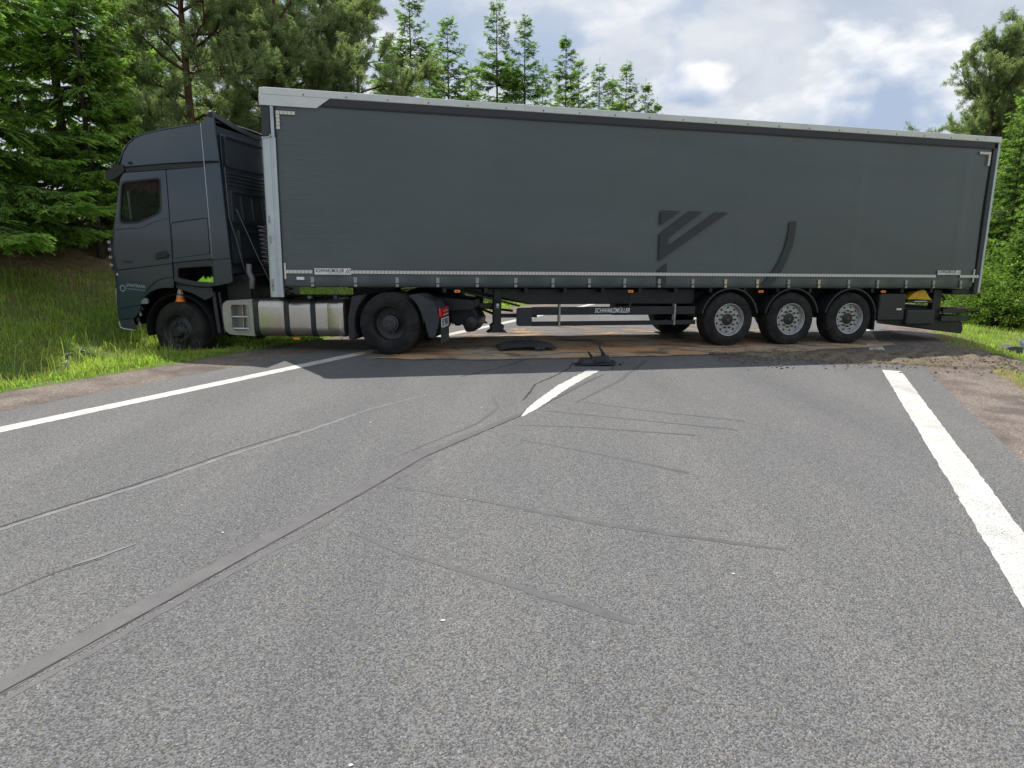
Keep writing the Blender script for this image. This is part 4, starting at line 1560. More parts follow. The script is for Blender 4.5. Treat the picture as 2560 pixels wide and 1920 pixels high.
# ------------------------------------------------------------------ semi-trailer
def build_trailer():
    T = empty('semi_trailer', 'dark grey curtain-sided semi-trailer standing across the whole road', 'trailer',
              (-3.76391, 10.26562, 0.140315), (0, 0.014474, 0.23277))
    Wd = 2.55
    rs = np.random.RandomState(8)

    # near curtain: gently rippled sheet, with the loose hem below the strap line
    def cur(u, v):
        s = 0.20 + u * 13.22
        z = 1.095 + v * (3.80 - 1.095)
        rip = 0.011 * math.sin(s * 0.9 + z * 0.8) + 0.007 * math.sin(s * 2.6 - z * 0.9) + 0.003 * math.sin(z * 4.2 + s * 0.7)
        rip += -0.010 * math.exp(-((((s + 0.3) % 2.4) - 1.2) / 0.10) ** 2)
        tension = math.exp(-((z - 1.13) / 0.10) ** 2)
        ph = (s - 0.645) / 0.655
        hem = tension * (0.018 * math.cos(2 * math.pi * ph) + 0.006 * math.sin(s * 23))
        y = 0.008 + rip * min(1, (z - 1.0) * 1.2) * min(1, (3.85 - z) * 3) - hem * 0.7
        if z < 1.2:
            y += 0.05 * ((1.2 - z) / 0.105) ** 2 * 0.4
        z2 = z - (0.012 * (0.5 - 0.5 * math.cos(2 * math.pi * ph)) if v == 0 else 0) * -1
        return (s, y, z2)

    cg = Geo()
    nu, nv = 240, 44
    zs = [0, 0.008, 0.016, 0.026, 0.038, 0.05, 0.065] + list(np.linspace(0.09, 1, nv - 6))
    vs = [cur(i / nu, z) for i in range(nu + 1) for z in zs]
    k = len(zs)
    cg.add(vs, [(i * k + j, (i + 1) * k + j, (i + 1) * k + j + 1, i * k + j + 1) for i in range(nu) for j in range(k - 1)])
    cu = obj('curtain', cg, 'tarpaulin', T, smooth=True)
    # printed pattern: flat dark shapes on the sheet
    def pr(poly):
        return obj('printed_shape', Geo().prism(poly, -0.0255, -0.0225), 'tarp_print', cu)
    x0, x1 = 6.50, 6.665
    pr([(x0, 2.16), (x0, 2.42), (6.87, 2.42)])
    pr([(x0, 1.55), (x0, 2.02), (6.99 + 0.06, 2.42), (7.30, 2.42), (x1, 1.955), (x1, 1.80), (7.56, 2.42), (7.80, 2.42)])
    pr([(x0, 1.125), (x0, 1.40), (x1, 1.52), (x1, 1.125)])
    arc = []
    cx, cz, ro, ri = 7.62, 2.22, 1.585, 1.44
    for i in range(19):
        a = R(3 - i * 2.7)
        arc.append((cx + ro * math.cos(a), cz + ro * math.sin(a)))
    arc = [p for p in arc if p[1] > 1.13]
    arci = []
    for i in range(22):
        a = R(3 - i * 2.7)
        arci.append((cx + ri * math.cos(a), cz + ri * math.sin(a)))
    arci = [p for p in arci if p[1] > 1.13]
    pr(list(reversed(arc)) + arci if False else arc + list(reversed(arci)))

    # far curtain, roof, walls
    obj('far_curtain', Geo().box(0.20, 13.42, Wd - 0.02, Wd - 0.005, 1.1, 3.80), 'tarpaulin', T)
    obj('front_wall', Geo().box(0.03, 0.07, 0.05, Wd - 0.05, 1.0, 3.9), 'plastic_dark', T)
    def roof(u, v):
        return (0.05 + 13.5 * u, 0.05 + v * (Wd - 0.1), 3.975 + 0.02 * math.sin(math.pi * v))
    obj('roof', Geo().grid(roof, 4, 8), 'alu_white', T, smooth=True, solid=0.01)
    # roof rails
    for nm, y0, y1 in (('roof_rail', -0.022, 0.06), ('roof_rail', Wd - 0.06, Wd + 0.022)):
        g = Geo().prism([(0.04, 3.895), (13.6, 3.895), (13.6, 4.0), (0.04, 4.0)], y0, y1)
        rail = obj(nm, g, 'alu_white', T, bevel=0.012)
        if y0 < 0:
            bolt = None
            for q in range(21):
                s = 0.62 + q * 0.62
                if bolt is None:
                    bolt = obj('rail_bolt', Geo().lathe([(-0.027, 0.001), (-0.027, 0.011), (-0.02, 0.012)], 8), 'plastic_dark', rail)
                    b = bolt
                else:
                    b = instance(bolt, rail)
                b.location = (s, 0, 3.925)
    obj('roof_front_cap', Geo().box(-0.01, 0.06, 0.0, Wd, 3.88, 3.998), 'alu_white', T, bevel=0.02)
    obj('curtain_track', Geo().box(0.9, 13.55, -0.012, 0.02, 3.785, 3.893), 'tarp_band', T, bevel=0.006)
    obj('track_lip', Geo().box(0.2, 13.5, -0.016, 0.01, 3.770, 3.784), 'print_black', T)
    cap = Geo().prism(rounded([(0.0, 3.745), (0.80, 3.745), (1.0, 3.892), (0.0, 3.892)], [0.03, 0, 0, 0.0]), -0.03, 0.03)
    cap.box(-0.012, 0.05, -0.02, 0.22, 3.745, 3.892)
    obj('corner_cover', cap, 'alu_white', T, bevel=0.012)
    # front corner post
    post = Geo()
    prof = [(0.195, -0.018), (0.150, -0.022), (0.148, -0.010), (0.118, -0.010), (0.116, -0.022), (0.035, -0.020), (0.008, -0.004), (-0.004, 0.03), (-0.004, 0.14), (0.195, 0.14)]
    n = len(prof)
    vs = [(x, y, z) for z in (0.93, 3.30) for x, y in prof]
    post.add(vs, [(i, (i + 1) % n, n + (i + 1) % n, n + i) for i in range(n)] + [tuple(range(n))[::-1], tuple(range(n, 2 * n))])
    po = obj('corner_post', post, 'alu_post', T, bevel=0.004)
    obj('post_top', Geo().box(0.005, 0.13, -0.012, 0.13, 3.30, 3.745), 'plastic_dark', T, bevel=0.02)
    obj('post_edge', Geo().box(0.135, 0.185, -0.02, 0.1, 3.30, 3.745), 'alu_post', T, bevel=0.006)
    obj('post_clamp', Geo().tube([(0.0, -0.022, 3.285), (0.06, -0.03, 3.29), (0.11, -0.028, 3.30), (0.13, -0.026, 3.335)], 0.011, 6), 'alu_post', T)
    for z in (1.03, 1.10, 1.75, 2.05):
        obj('post_fitting', Geo().box(0.03, 0.06, -0.035, -0.015, z, z + 0.11), 'buckle_steel', po, bevel=0.005)
    obj('post_seal', Geo().box(0.1955, 0.212, -0.016, 0.05, 1.05, 3.75), 'print_black', T)
    # rear frame
    obj('rear_post', Geo().box(13.45, 13.545, -0.012, 0.12, 0.98, 3.89), 'plastic_dark', T, bevel=0.01)
    obj('rear_post_edge', Geo().box(13.548, 13.60, -0.016, 0.12, 1.0, 3.89), 'alu_post', T, bevel=0.008)
    obj('rear_post', Geo().box(13.45, 13.60, Wd - 0.12, Wd + 0.012, 0.98, 3.89), 'alu_post', T, bevel=0.01)
    for q in range(2):
        obj('rear_door', Geo().box(13.54, 13.59, 0.13 + q * 1.15, 1.27 + q * 1.15, 1.12, 3.86), 'alu_post', T, bevel=0.01)
    # reflective squares
    def sq(w, h):
        return Geo().box(-w / 2, w / 2, -0.0025, 0.0, -h / 2, h / 2)
    a = obj('reflector_square', sq(0.052, 0.052), 'reflector', T)
    a.location = (0.265, -0.024, 1.325)
    for q in range(1, 228):
        s = 0.265 + q * 0.0582
        if 0.66 < s < 1.25 or 12.48 < s < 13.06:
            continue
        instance(a, T, (s, -0.024, 1.325 + 0.0035 * q / 228))
    bq = obj('reflector_square', sq(0.050, 0.047), 'reflector', T)
    spots = [(0.242 + 0.0555 * i, 3.655) for i in range(5)] + [(0.242, 3.655 - 0.0535 * i) for i in range(1, 5)]
    spots += [(13.365 - 0.0545 * i, 3.685) for i in range(5)] + [(13.365, 3.685 - 0.0515 * i) for i in range(1, 5)]
    for q, (s, z) in enumerate(spots):
        o = bq if q == 0 else instance(bq, T)
        o.location = (s, -0.022, z)
    for s, hgt in ((0.235, 0.34), (13.395, 0.36)):
        obj('curtain_handle', Geo().box(s - 0.014, s + 0.014, -0.02, 0.0, 1.21, 1.21 + hgt * 0.72), 'reflector', T, bevel=0.004)
    # maker plates
    for s, w, h, z in ((0.95, 0.555, 0.098, 1.332), (12.77, 0.54, 0.085, 1.40)):
        p = obj('maker_plate', Geo().box(s - w / 2, s + w / 2, -0.029, -0.012, z - h / 2, z + h / 2), 'white_paint', T)
        text_part('SCHWARZMÜLLER', 0.075, 'print_black', p, (s - w * 0.475, -0.0295, z - 0.012), (R(90), 0, 0), 0.12, w * 0.78, bold=0.0012)
        obj('plate_rule', Geo().box(s - w * 0.15, s + w * 0.31, -0.0305, -0.029, z - h * 0.36, z - h * 0.30), 'print_grey', p)
        for q in range(3):
            x = s + w * 0.335 + q * w * 0.048
            obj('plate_bar', Geo().prism([(x, z - h * 0.34 + 0.0), (x + w * 0.018, z - h * 0.34), (x + w * 0.085, z + h * 0.34), (x + w * 0.062, z + h * 0.34)], -0.0305, -0.029), 'print_red', p)
    obj('data_sticker', Geo().box(0.40, 0.515, -0.03, -0.012, 1.20, 1.245), 'white_paint', T)
    # straps and buckles
    bk = None
    for q in range(20):
        s = 0.635 + q * 0.6555
        e = bpy.data.objects.new('strap_buckle', None)
        C.objects.link(e)
        e.parent = T
        e.location = (s, -0.012, 1.1)
        mt = 'buckle_brass' if q in (11, 12, 14) else 'buckle_steel'
        if bk is None:
            bk = {}
            for m_ in ('buckle_brass', 'buckle_steel'):
                g1 = Geo().box(-0.028, 0.028, -0.016, 0.0, 0.055, 0.145)
                g2 = Geo().box(-0.024, 0.024, -0.022, -0.004, -0.008, 0.042).box(-0.018, 0.018, -0.026, -0.02, 0.004, 0.02)
                bk[m_] = (g1.mesh('buckle'), g2.mesh('buckle_hook'))
                for x in bk[m_]:
                    x.materials.append(MATS[m_])
            st = Geo().box(-0.022, 0.022, -0.006, 0.0, 0.035, 0.06).mesh('strap')
            st.materials.append(MATS['print_black'])
        for nm, me in (('buckle', bk[mt][0]), ('hook', bk[mt][1]), ('strap', st)):
            o = obj(nm, me, None, e, bevel=0.004)
    # side rave under the curtain
    obj('side_rave', Geo().box(0.18, 13.5, 0.04, 0.10, 1.085, 1.16), 'chassis_black', T)
    obj('side_rave', Geo().box(0.18, 13.5, Wd - 0.10, Wd - 0.03, 1.075, 1.16), 'chassis_black', T)
    obj('load_floor', Geo().box(0.1, 13.5, 0.1, Wd - 0.1, 1.10, 1.14), 'chassis_black', T)
    # chassis beams with gooseneck
    prof = [(0.3, 1.10), (0.3, 1.065), (2.45, 1.065), (2.9, 1.02), (4.3, 0.76), (13.2, 0.76), (13.2, 1.10)]
    for y in (0.62, 1.80):
        obj('chassis_beam', Geo().prism(prof, y, y + 0.13), 'chassis_black', T)
    obj('side_beam', Geo().prism([(3.15, 1.05), (4.25, 0.79), (7.4, 0.79), (7.4, 1.05)], 0.30, 0.34), 'chassis_black', T)
    for s in np.arange(0.6, 13.2, 0.7):
        obj('cross_member', Geo().box(s, s + 0.06, 0.1, Wd - 0.1, 1.066 if s < 2.6 else 1.0, 1.099), 'chassis_black', T)
    obj('coupling_plate', Geo().box(1.30, 1.95, 0.75, 1.85, 1.0, 1.064), 'chassis_black', T)
    # diagonal stays at the gooseneck
    obj('stay', Geo().tube([(3.0, 0.16, 1.02), (3.66, 0.2, 0.86), (4.05, 0.24, 0.76)], 0.018, 8), 'chassis_black', T)
    obj('stay', Geo().tube([(2.7, 0.9, 1.0), (3.3, 0.9, 0.72), (4.1, 0.95, 0.62)], 0.022, 8), 'chassis_black', T)
    # landing legs
    for y in (0.26, 1.95):
        lg = obj('landing_leg', Geo().box(3.60, 3.735, y, y + 0.13, 0.40, 1.06), 'chassis_black', T, bevel=0.01)
        obj('foot', Geo().prism([(3.49, 0.30), (3.84, 0.30), (3.80, 0.335), (3.765, 0.36), (3.785, 0.42), (3.735, 0.46), (3.60, 0.46), (3.55, 0.42), (3.57, 0.36), (3.53, 0.335)], y - 0.04, y + 0.17), 'chassis_black', lg, bevel=0.006)
        if y < 1:
            obj('leg_sticker', Geo().box(3.645, 3.69, y - 0.004, y - 0.001, 0.725, 0.80), 'white_paint', lg)
            obj('leg_sticker', Geo().box(3.645, 3.69, y - 0.006, y - 0.004, 0.735, 0.755), 'hose_violet', lg)
    obj('leg_axle', Geo().tube([(3.66, 0.39, 0.60), (3.66, 1.95, 0.60)], 0.025, 8), 'chassis_black', T)
    obj('leg_brace', Geo().box(3.70, 4.4, 0.34, 0.37, 0.55, 0.62), 'chassis_black', T)
    obj('leg_brace', Geo().box(3.38, 3.66, 0.40, 0.44, 0.72, 0.80), 'chassis_black', T)
    # side guard
    gd = Geo().prism(rounded([(3.95, 0.43), (4.22, 0.43), (4.22, 0.745), (3.95, 0.745)], [0.06, 0.0, 0.0, 0.06]), 0.02, 0.06)
    guard = obj('side_guard', gd, 'plastic_black', T, bevel=0.006)
    obj('guard_rail', Geo().box(4.22, 7.30, 0.03, 0.055, 0.615, 0.755), 'chassis_black', guard, bevel=0.004)
    obj('guard_rail', Geo().box(4.22, 7.32, 0.03, 0.055, 0.425, 0.505), 'chassis_black', guard, bevel=0.004)
    for s in (4.70, 6.88):
        obj('guard_post', Geo().box(s, s + 0.03, 0.02, 0.10, 0.42, 0.80), 'buckle_steel', guard)
    obj('guard_post', Geo().box(6.02, 6.05, 0.058, 0.09, 0.70, 1.0), 'chassis_black', guard)
    text_part('SCHWARZMÜLLER', 0.11, 'white_paint', guard, (5.36, 0.028, 0.652), (R(90), 0, 0), 0.28, 0.66, bold=0.0015)
    # under-trailer gear: air reservoirs and pallet box in the shadow
    obj('air_reservoir', Geo().lathe([(6.2, 0.001), (6.2, 0.16), (7.1, 0.16), (7.1, 0.001)], 20, axis='x', center=(0, 1.275, 0.66)), 'chassis_black', T, smooth='auto')
    # axles and wheels
    for q in range(3):
        s = 8.01 + q * 1.305
        obj('axle', Geo().tube([(s, 0.3, 0.5), (s, Wd - 0.3, 0.5)], 0.065, 10), 'chassis_black', T)
        obj('trailing_arm', Geo().prism([(s - 0.62, 0.78), (s - 0.45, 0.78), (s + 0.1, 0.42), (s + 0.35, 0.44), (s + 0.35, 0.52), (s, 0.60)], 0.62, 0.74), 'chassis_black', T)
        obj('air_spring', Geo().lathe([(0.5, 0.12), (0.58, 0.14), (0.72, 0.13), (0.80, 0.11)], 16, axis='z', center=(s + 0.32, 0.70, 0)), 'tyre_rubber', T, smooth=True)
        make_trailer_wheel(T, (s, 0.03, 0.5), (0, R(18 + 61 * q), 0))
        make_trailer_wheel(T, (s, Wd - 0.03, 0.5), (0, 0, math.pi))
        obj('mudguard', arc_fender(0.565, 0.008, 0.02, 0.42, R(12), R(168), s, 0.5), 'plastic_black', T, smooth='auto')
    obj('mudflap', Geo().box(11.20, 11.215, 0.04, 0.42, 0.27, 0.62), 'plastic_black', T)
    # marker lamps below the hem
    for s in (2.93, 6.02, 8.62, 11.32):
        lp = obj('side_marker', Geo().prism(rounded([(s - 0.05, 1.0), (s + 0.05, 1.0), (s + 0.05, 1.045), (s - 0.05, 1.045)], 0.02), 0.02, 0.05), 'lamp_amber', T, bevel=0.006)
        obj('marker_eye', Geo().box(s - 0.016, s + 0.016, 0.015, 0.03, 1.012, 1.034), 'lamp_red', lp)
    # tail: tool box, wheel chock, under-run bar, lamps
    obj('tool_box', Geo().box(11.32, 11.95, 0.10, 0.6, 0.44, 0.98), 'plastic_black', T, bevel=0.03)
    obj('side_box', Geo().box(11.98, 12.66, 0.07, 0.6, 0.36, 0.66), 'plastic_black', T, bevel=0.03)
    obj('box_sticker', Geo().box(11.74, 11.86, 0.092, 0.098, 0.655, 0.69), 'white_paint', T)
    obj('chock_tray', Geo().box(12.0, 12.66, 0.12, 0.6, 0.80, 0.84), 'chassis_black', T)
    ck = obj('wheel_chock', Geo().prism([(12.20, 0.865), (12.62, 0.845), (12.55, 0.90), (12.50, 0.95), (12.44, 1.03), (12.36, 1.055)], 0.14, 0.30), 'chock_yellow', T, bevel=0.006)
    obj('chock_face', Geo().prism([(12.02, 0.865), (12.20, 0.865), (12.36, 1.055), (12.18, 1.0)], 0.15, 0.29), 'chock_yellow', ck)
    obj('chock_holder', Geo().box(12.15, 12.45, 0.10, 0.13, 0.815, 0.835), 'alu_post', T)
    obj('tail_bracket', Geo().box(12.70, 12.90, 0.2, 0.32, 0.42, 1.05), 'chassis_black', T)
    obj('tail_skirt', Geo().prism([(11.26, 0.50), (11.26, 0.45), (11.5, 0.43), (13.46, 0.155), (13.50, 0.22), (13.46, 0.40), (12.7, 0.46), (12.7, 0.52)], 0.16, 0.19), 'chassis_black', T)
    obj('under_run_bar', Geo().box(13.30, 13.44, 0.12, Wd - 0.12, 0.42, 0.53), 'chassis_black', T, bevel=0.012)
    obj('under_run_end', Geo().box(12.85, 13.52, 0.09, 0.13, 0.42, 0.53), 'plastic_black', T, bevel=0.01)
    obj('rear_flap', Geo().box(13.40, 13.415, 0.16, Wd - 0.16, 0.16, 0.42), 'plastic_black', T)
    lc = obj('lamp_carrier', Geo().box(12.88, 13.48, 0.10, 0.16, 0.585, 0.675), 'plastic_black', T, bevel=0.008)
    obj('lamp_carrier_beam', Geo().box(13.30, 13.46, 0.16, Wd - 0.12, 0.585, 0.675), 'plastic_black', T, bevel=0.008)
    for y in (0.12, Wd - 0.5):
        lm = obj('tail_lamp', Geo().box(13.462, 13.50, y, y + 0.38, 0.575, 0.69), 'lamp_red', T, bevel=0.012)
        obj('lamp_window', Geo().box(13.498, 13.506, y + 0.03, y + 0.12, 0.60, 0.665), 'lamp_clear', lm)
    obj('rubber_horn', Geo().tube([(13.48, 0.10, 0.62), (13.58, 0.02, 0.63), (13.63, -0.03, 0.65)], [0.02, 0.025, 0.035], 8), 'plastic_black', T)
    obj('rear_sill', Geo().box(13.0, 13.62, 0.05, Wd - 0.05, 0.965, 1.06), 'chassis_black', T, bevel=0.02)
    obj('rear_stay', Geo().tube([(12.9, 0.3, 1.0), (13.1, 0.3, 0.85)], 0.02, 6), 'chassis_black', T)
    return T


trailer = build_trailer()

#@@TRACTOR
# ------------------------------------------------------------------ truck tractor
TRZ = 0.11277
PHI = R(8)


def make_dual_wheel(parent, loc, rotz):
    w = bpy.data.objects.new('wheel', None)
    C.objects.link(w)
    w.parent = parent
    w.location = loc
    w.rotation_euler = (0, 0, rotz)
    obj('tyre', tyre_geo(0.505, 0.30, 0.285), 'tyre_rubber', w, smooth='auto')
    ti = obj('inner_tyre', tyre_geo(0.505, 0.30, 0.285), 'tyre_rubber', w, smooth='auto')
    ti.location = (0, 0.34, 0)
    rim = Geo().lathe([(0.012, 0.300), (0.004, 0.294), (0.010, 0.286), (0.035, 0.280), (0.050, 0.268), (0.16, 0.262), (0.17, 0.235), (0.185, 0.17), (0.185, 0.10)], 48)
    obj('rim', rim, 'hub_black', w, smooth='auto')
    obj('hub', Geo().lathe([(0.015, 0.001), (0.015, 0.04), (0.028, 0.05), (0.03, 0.085), (0.04, 0.105), (0.07, 0.112), (0.075, 0.135), (0.18, 0.14)], 32), 'hub_grey', w, smooth='auto')
    obj('hub_bolts', bolt_ring(8, 0.072, 0.018, 0.011, 0.02), 'hub_black', w)
    obj('wheel_nuts', bolt_ring(10, 0.165, 0.150, 0.016, 0.04), 'hub_black', w)
    return w


def make_front_wheel(parent, loc, rotz):
    w = bpy.data.objects.new('wheel', None)
    C.objects.link(w)
    w.parent = parent
    w.location = loc
    w.rotation_euler = (0, 0, rotz)
    obj('tyre', tyre_geo(0.505, 0.37, 0.285), 'tyre_rubber', w, smooth='auto')
    rim = Geo().lathe([(0.012, 0.300), (0.004, 0.294), (0.010, 0.286), (0.035, 0.276), (0.060, 0.262), (0.075, 0.245), (0.060, 0.21), (0.040, 0.19), (0.036, 0.12)], 48)
    obj('rim', rim, 'hub_black', w, smooth='auto')
    obj('hub', Geo().lathe([(-0.03, 0.001), (-0.03, 0.075), (-0.015, 0.09), (0.02, 0.098), (0.04, 0.12)], 28), 'hub_black', w, smooth='auto')
    obj('wheel_nuts', bolt_ring(10, 0.165, 0.005, 0.018, 0.04), 'hub_grey', w)
    return w


def build_tractor():
    base = Vector((-1.98203, 10.55082, TRZ))
    mdir = Vector((math.sin(PHI), math.cos(PHI), 0))
    ctr = base + mdir * 1.25
    T = empty('truck_tractor', 'dark blue-grey truck tractor with its front wheel off the road in the grass', 'truck', ctr, (0, 0, math.pi - PHI))
    Y = 1.25                      # near side plane

    def side(name, outer, mat, holes=(), y0=None, th=0.02, parent=T, bevel=0.009, mirror=True):
        y1 = Y if y0 is None else y0
        o = obj(name, Geo().prism(outer, y1 - th, y1, holes), mat, parent, bevel=bevel)
        if mirror:
            obj(name, Geo().prism(outer, -y1, -y1 + th, holes), mat, parent, bevel=bevel)
        return o

    G = 0.006
    win = rounded([(4.46, 2.79), (3.745, 2.845), (3.79, 2.285), (4.22, 2.125), (4.575, 2.115)], [0.09, 0.07, 0.10, 0.08, 0.09], 5)
    door_o = rounded([(4.70, 1.365), (4.735, 1.67), (4.66, 2.14), (4.47, 2.83), (4.40, 2.925), (3.645, 2.955), (3.655, 2.6), (3.685, 1.475)], [0.03, 0, 0, 0.03, 0.03, 0.02, 0, 0.03])
    door = side('door', door_o, 'cab_paint', [win], mirror=False)
    side('far_door', door_o, 'cab_paint', [win], y0=-Y + 0.02, mirror=False)
    # rubber around the window, the pane, quarter frame
    def grow(poly, d):
        c = Vector((sum(p[0] for p in poly) / len(poly), sum(p[1] for p in poly) / len(poly)))
        return [tuple(c + (Vector(p) - c) * (1 + d / (Vector(p) - c).length)) for p in poly]
    obj('window_seal', Geo().prism(grow(win, 0.006), Y - 0.022, Y + 0.003, [grow(win, -0.028)]), 'plastic_black', door)
    obj('window_pane', Geo().prism(grow(win, -0.02), Y - 0.016, Y - 0.011), 'window_glass', door)
    obj('far_window_pane', Geo().prism(grow(win, -0.005), -Y + 0.008, -Y + 0.013), 'window_glass', T)
    hd = obj('door_handle', Geo().prism(rounded([(3.735, 1.555), (3.98, 1.52), (3.99, 1.60), (3.93, 1.655), (3.75, 1.68)], 0.03), Y - 0.004, Y + 0.006), 'print_black', door, bevel=0.004)
    obj('handle_grip', Geo().prism(rounded([(3.74, 1.585), (3.96, 1.555), (3.965, 1.59), (3.74, 1.625)], 0.012), Y + 0.006, Y + 0.03), 'plastic_black', hd, bevel=0.006)
    crease = Geo().tube([(4.66, 2.03, 0), (4.2, 2.045, 0), (3.95, 2.14, 0), (3.69, 2.2, 0)], 0.006, 6)
    crease.v = [(x, Y + z, y) for x, y, z in crease.v]
    obj('door_crease', crease, 'cab_paint', door, smooth=True)
    text_part('1845', 0.06, 'print_black', door, (4.60, Y + 0.001, 1.485), (R(90), R(3.5), R(180)), 0.1, 0.2, name='badge', bold=0.002)
    # sleeper side panel with locker
    lock_h = [(3.635, 2.125), (2.985, 2.20), (3.0, 1.625), (3.665, 1.545)]
    side('side_panel', [(3.635, 2.957), (2.965, 2.99), (2.965, 1.545), (3.675, 1.482), (3.645, 2.6)], 'cab_paint', [rounded(lock_h, 0.035)])
    lk = side('locker_door', rounded(grow(lock_h, -0.009), 0.03), 'cab_paint', y0=Y + 0.002)
    # fender below the door, bumper corner
    fen = [(4.70, 1.352), (3.695, 1.465), (3.700, 1.085), (3.86, 1.085), (4.00, 1.065), (4.12, 1.02), (4.22, 0.955), (4.30, 0.875), (4.345, 0.79), (4.79, 0.705), (4.795, 0.80), (4.74, 1.17)]
    fo = side('front_fender', fen, 'cab_paint')
    arch = [(3.70, 1.235), (3.95, 1.195), (4.10, 1.12), (4.22, 1.01), (4.30, 0.90), (4.345, 0.80), (4.36, 0.80)]
    ag = Geo()
    ar = [(3.70, Y, 1.245), (3.85, Y, 1.235), (4.00, Y, 1.185), (4.13, Y, 1.10), (4.23, Y, 0.99), (4.30, Y, 0.88), (4.345, Y, 0.78)]
    ag.tube(ar, 0.012, 6)
    obj('arch_crease', ag, 'plastic_black', fo, smooth=True)
    lip = Geo()
    pts2 = [(3.70, 1.085), (3.86, 1.085), (4.00, 1.065), (4.12, 1.02), (4.22, 0.955), (4.30, 0.875), (4.345, 0.79)]
    vs, fs = [], []
    for x, z in pts2:
        vs += [(x, Y + 0.012, z + 0.02), (x, Y + 0.012, z - 0.012), (x, Y - 0.10, z - 0.012), (x, Y - 0.10, z + 0.0)]
    for i in range(len(pts2) - 1):
        for q in range(3):
            fs.append((i * 4 + q, i * 4 + q + 1, i * 4 + q + 5, i * 4 + q + 4))
    lip.add(vs, fs)
    obj('arch_lip', lip, 'cab_paint', fo, smooth='auto')
    # lettering on the fender
    text_part('JAVATRANS', 0.07, 'print_grey', fo, (4.575, Y + 0.001, 1.095), (R(90), R(5.5), R(180)), 0, 0.345, bold=0.0015)
    text_part('www.javatrans.cz', 0.04, 'print_grey', fo, (4.575, Y + 0.001, 1.045), (R(90), R(5.5), R(180)), 0, 0.345)
    em = Geo()
    em.lathe([(0.0005, 0.038), (0.0005, 0.055), (0.0015, 0.055)], 24, center=(4.645, Y, 1.06))
    obj('emblem_ring', em, 'print_grey', fo)
    side('bumper', [(4.79, 0.695), (4.352, 0.78), (4.37, 0.69), (4.44, 0.60), (4.52, 0.545), (4.78, 0.53)], 'cab_paint')
    side('bumper_lip', [(4.78, 0.522), (4.52, 0.537), (4.49, 0.44), (4.46, 0.375), (4.52, 0.36), (4.76, 0.39)], 'plastic_dark')
    obj('lip_chrome', Geo().tube([(4.78, Y + 0.004, 0.50), (4.765, Y + 0.006, 0.40), (4.70, Y + 0.006, 0.372), (4.53, Y + 0.006, 0.355)], 0.009, 6), 'alu_post', T)
    # torn edge by the wheel: hanging bracket pieces
    for i, (x, z, a) in enumerate(((4.36, 0.70, 0.5), (4.40, 0.60, -0.4), (4.45, 0.50, 0.7), (4.43, 0.42, -0.2))):
        g = Geo().prism([(x - 0.03, z), (x + 0.01, z - 0.015), (x + 0.02, z + 0.05), (x - 0.01, z + 0.07)], Y - 0.05, Y - 0.03)
        obj('torn_bracket', g, 'buckle_steel' if i % 2 else 'plastic_dark', T)
    obj('arch_lamp', Geo().prism(rounded([(4.20, 0.80), (4.33, 0.80), (4.34, 0.85), (4.25, 0.90), (4.20, 0.88)], 0.02), Y - 0.03, Y + 0.012), 'buckle_steel', T, bevel=0.01)
    # rear aero panels
    side('aero_panel', rounded([(2.955, 3.02), (2.695, 3.045), (2.675, 2.4), (2.652, 1.81), (2.645, 1.555), (2.955, 1.53)], 0.012), 'cab_paint', y0=Y + 0.004, th=0.03)
    side('aero_panel_lower', rounded([(2.955, 1.520), (2.643, 1.545), (2.625, 1.19), (2.70, 1.15), (2.955, 1.105)], 0.015), 'cab_paint', y0=Y + 0.006, th=0.03)
    side('aero_panel_upper', [(2.955, 3.075), (2.692, 3.065), (2.725, 3.64), (2.745, 3.83), (2.80, 3.80), (2.88, 3.72), (2.955, 3.66)], 'cab_paint', y0=Y + 0.0, th=0.03)
    edge = Geo().tube([(2.738, Y + 0.004, 3.83), (2.72, Y + 0.004, 3.64), (2.69, Y + 0.006, 3.05), (2.67, Y + 0.006, 2.4), (2.648, Y + 0.006, 1.8), (2.625, Y + 0.008, 1.2)], 0.009, 6)
    obj('aero_edge', edge, 'plastic_dark', T, smooth=True)
    seam = Geo().tube([(2.962, Y + 0.001, 3.64), (2.962, Y + 0.001, 2.3), (2.962, Y + 0.001, 1.54)], 0.007, 6)
    obj('seam_highlight', seam, 'alu_post', T, smooth=True)  # pale metal line draws the highlight along the panel seam
    # drip band, roof side, roof
    side('drip_band', [(4.50, 2.932), (3.64, 2.962), (2.70, 3.00), (2.70, 3.055), (3.64, 3.045), (4.52, 2.995)], 'print_black', y0=Y - 0.006, th=0.03, bevel=0.004)
    rsd = [(4.46, 3.012), (3.64, 3.055), (2.965, 3.075), (2.965, 3.64), (3.30, 3.605), (3.65, 3.565), (3.95, 3.515), (4.12, 3.465), (4.26, 3.37), (4.37, 3.23)]
    side('roof_side', rsd, 'cab_paint', y0=Y - 0.004, th=0.03)

    def roof(u, v):
        # u from front to rear along the break line, v across
        bx = np.interp(u, [0, 0.08, 0.18, 0.28, 0.42, 0.6, 0.8, 1], [4.50, 4.40, 4.28, 4.13, 3.95, 3.65, 3.30, 2.75])
        bz = np.interp(u, [0, 0.08, 0.18, 0.28, 0.42, 0.6, 0.8, 1], [3.00, 3.20, 3.36, 3.465, 3.515, 3.565, 3.605, 3.66])
        yy = -Y + 0.006 + (2 * Y - 0.012) * v
        c = 1 - abs(2 * v - 1) ** 2.6
        fx = np.interp(u, [0, 0.18, 0.4, 1], [0.16, 0.10, 0.02, 0.0])
        fz = np.interp(u, [0, 0.1, 0.28, 1], [0.0, 0.03, 0.085, 0.07])
        return (float(bx + fx * c), float(yy), float(bz + fz * c))
    obj('roof', Geo().grid(roof, 20, 24), 'cab_paint_gloss', T, smooth=True, solid=-0.02)
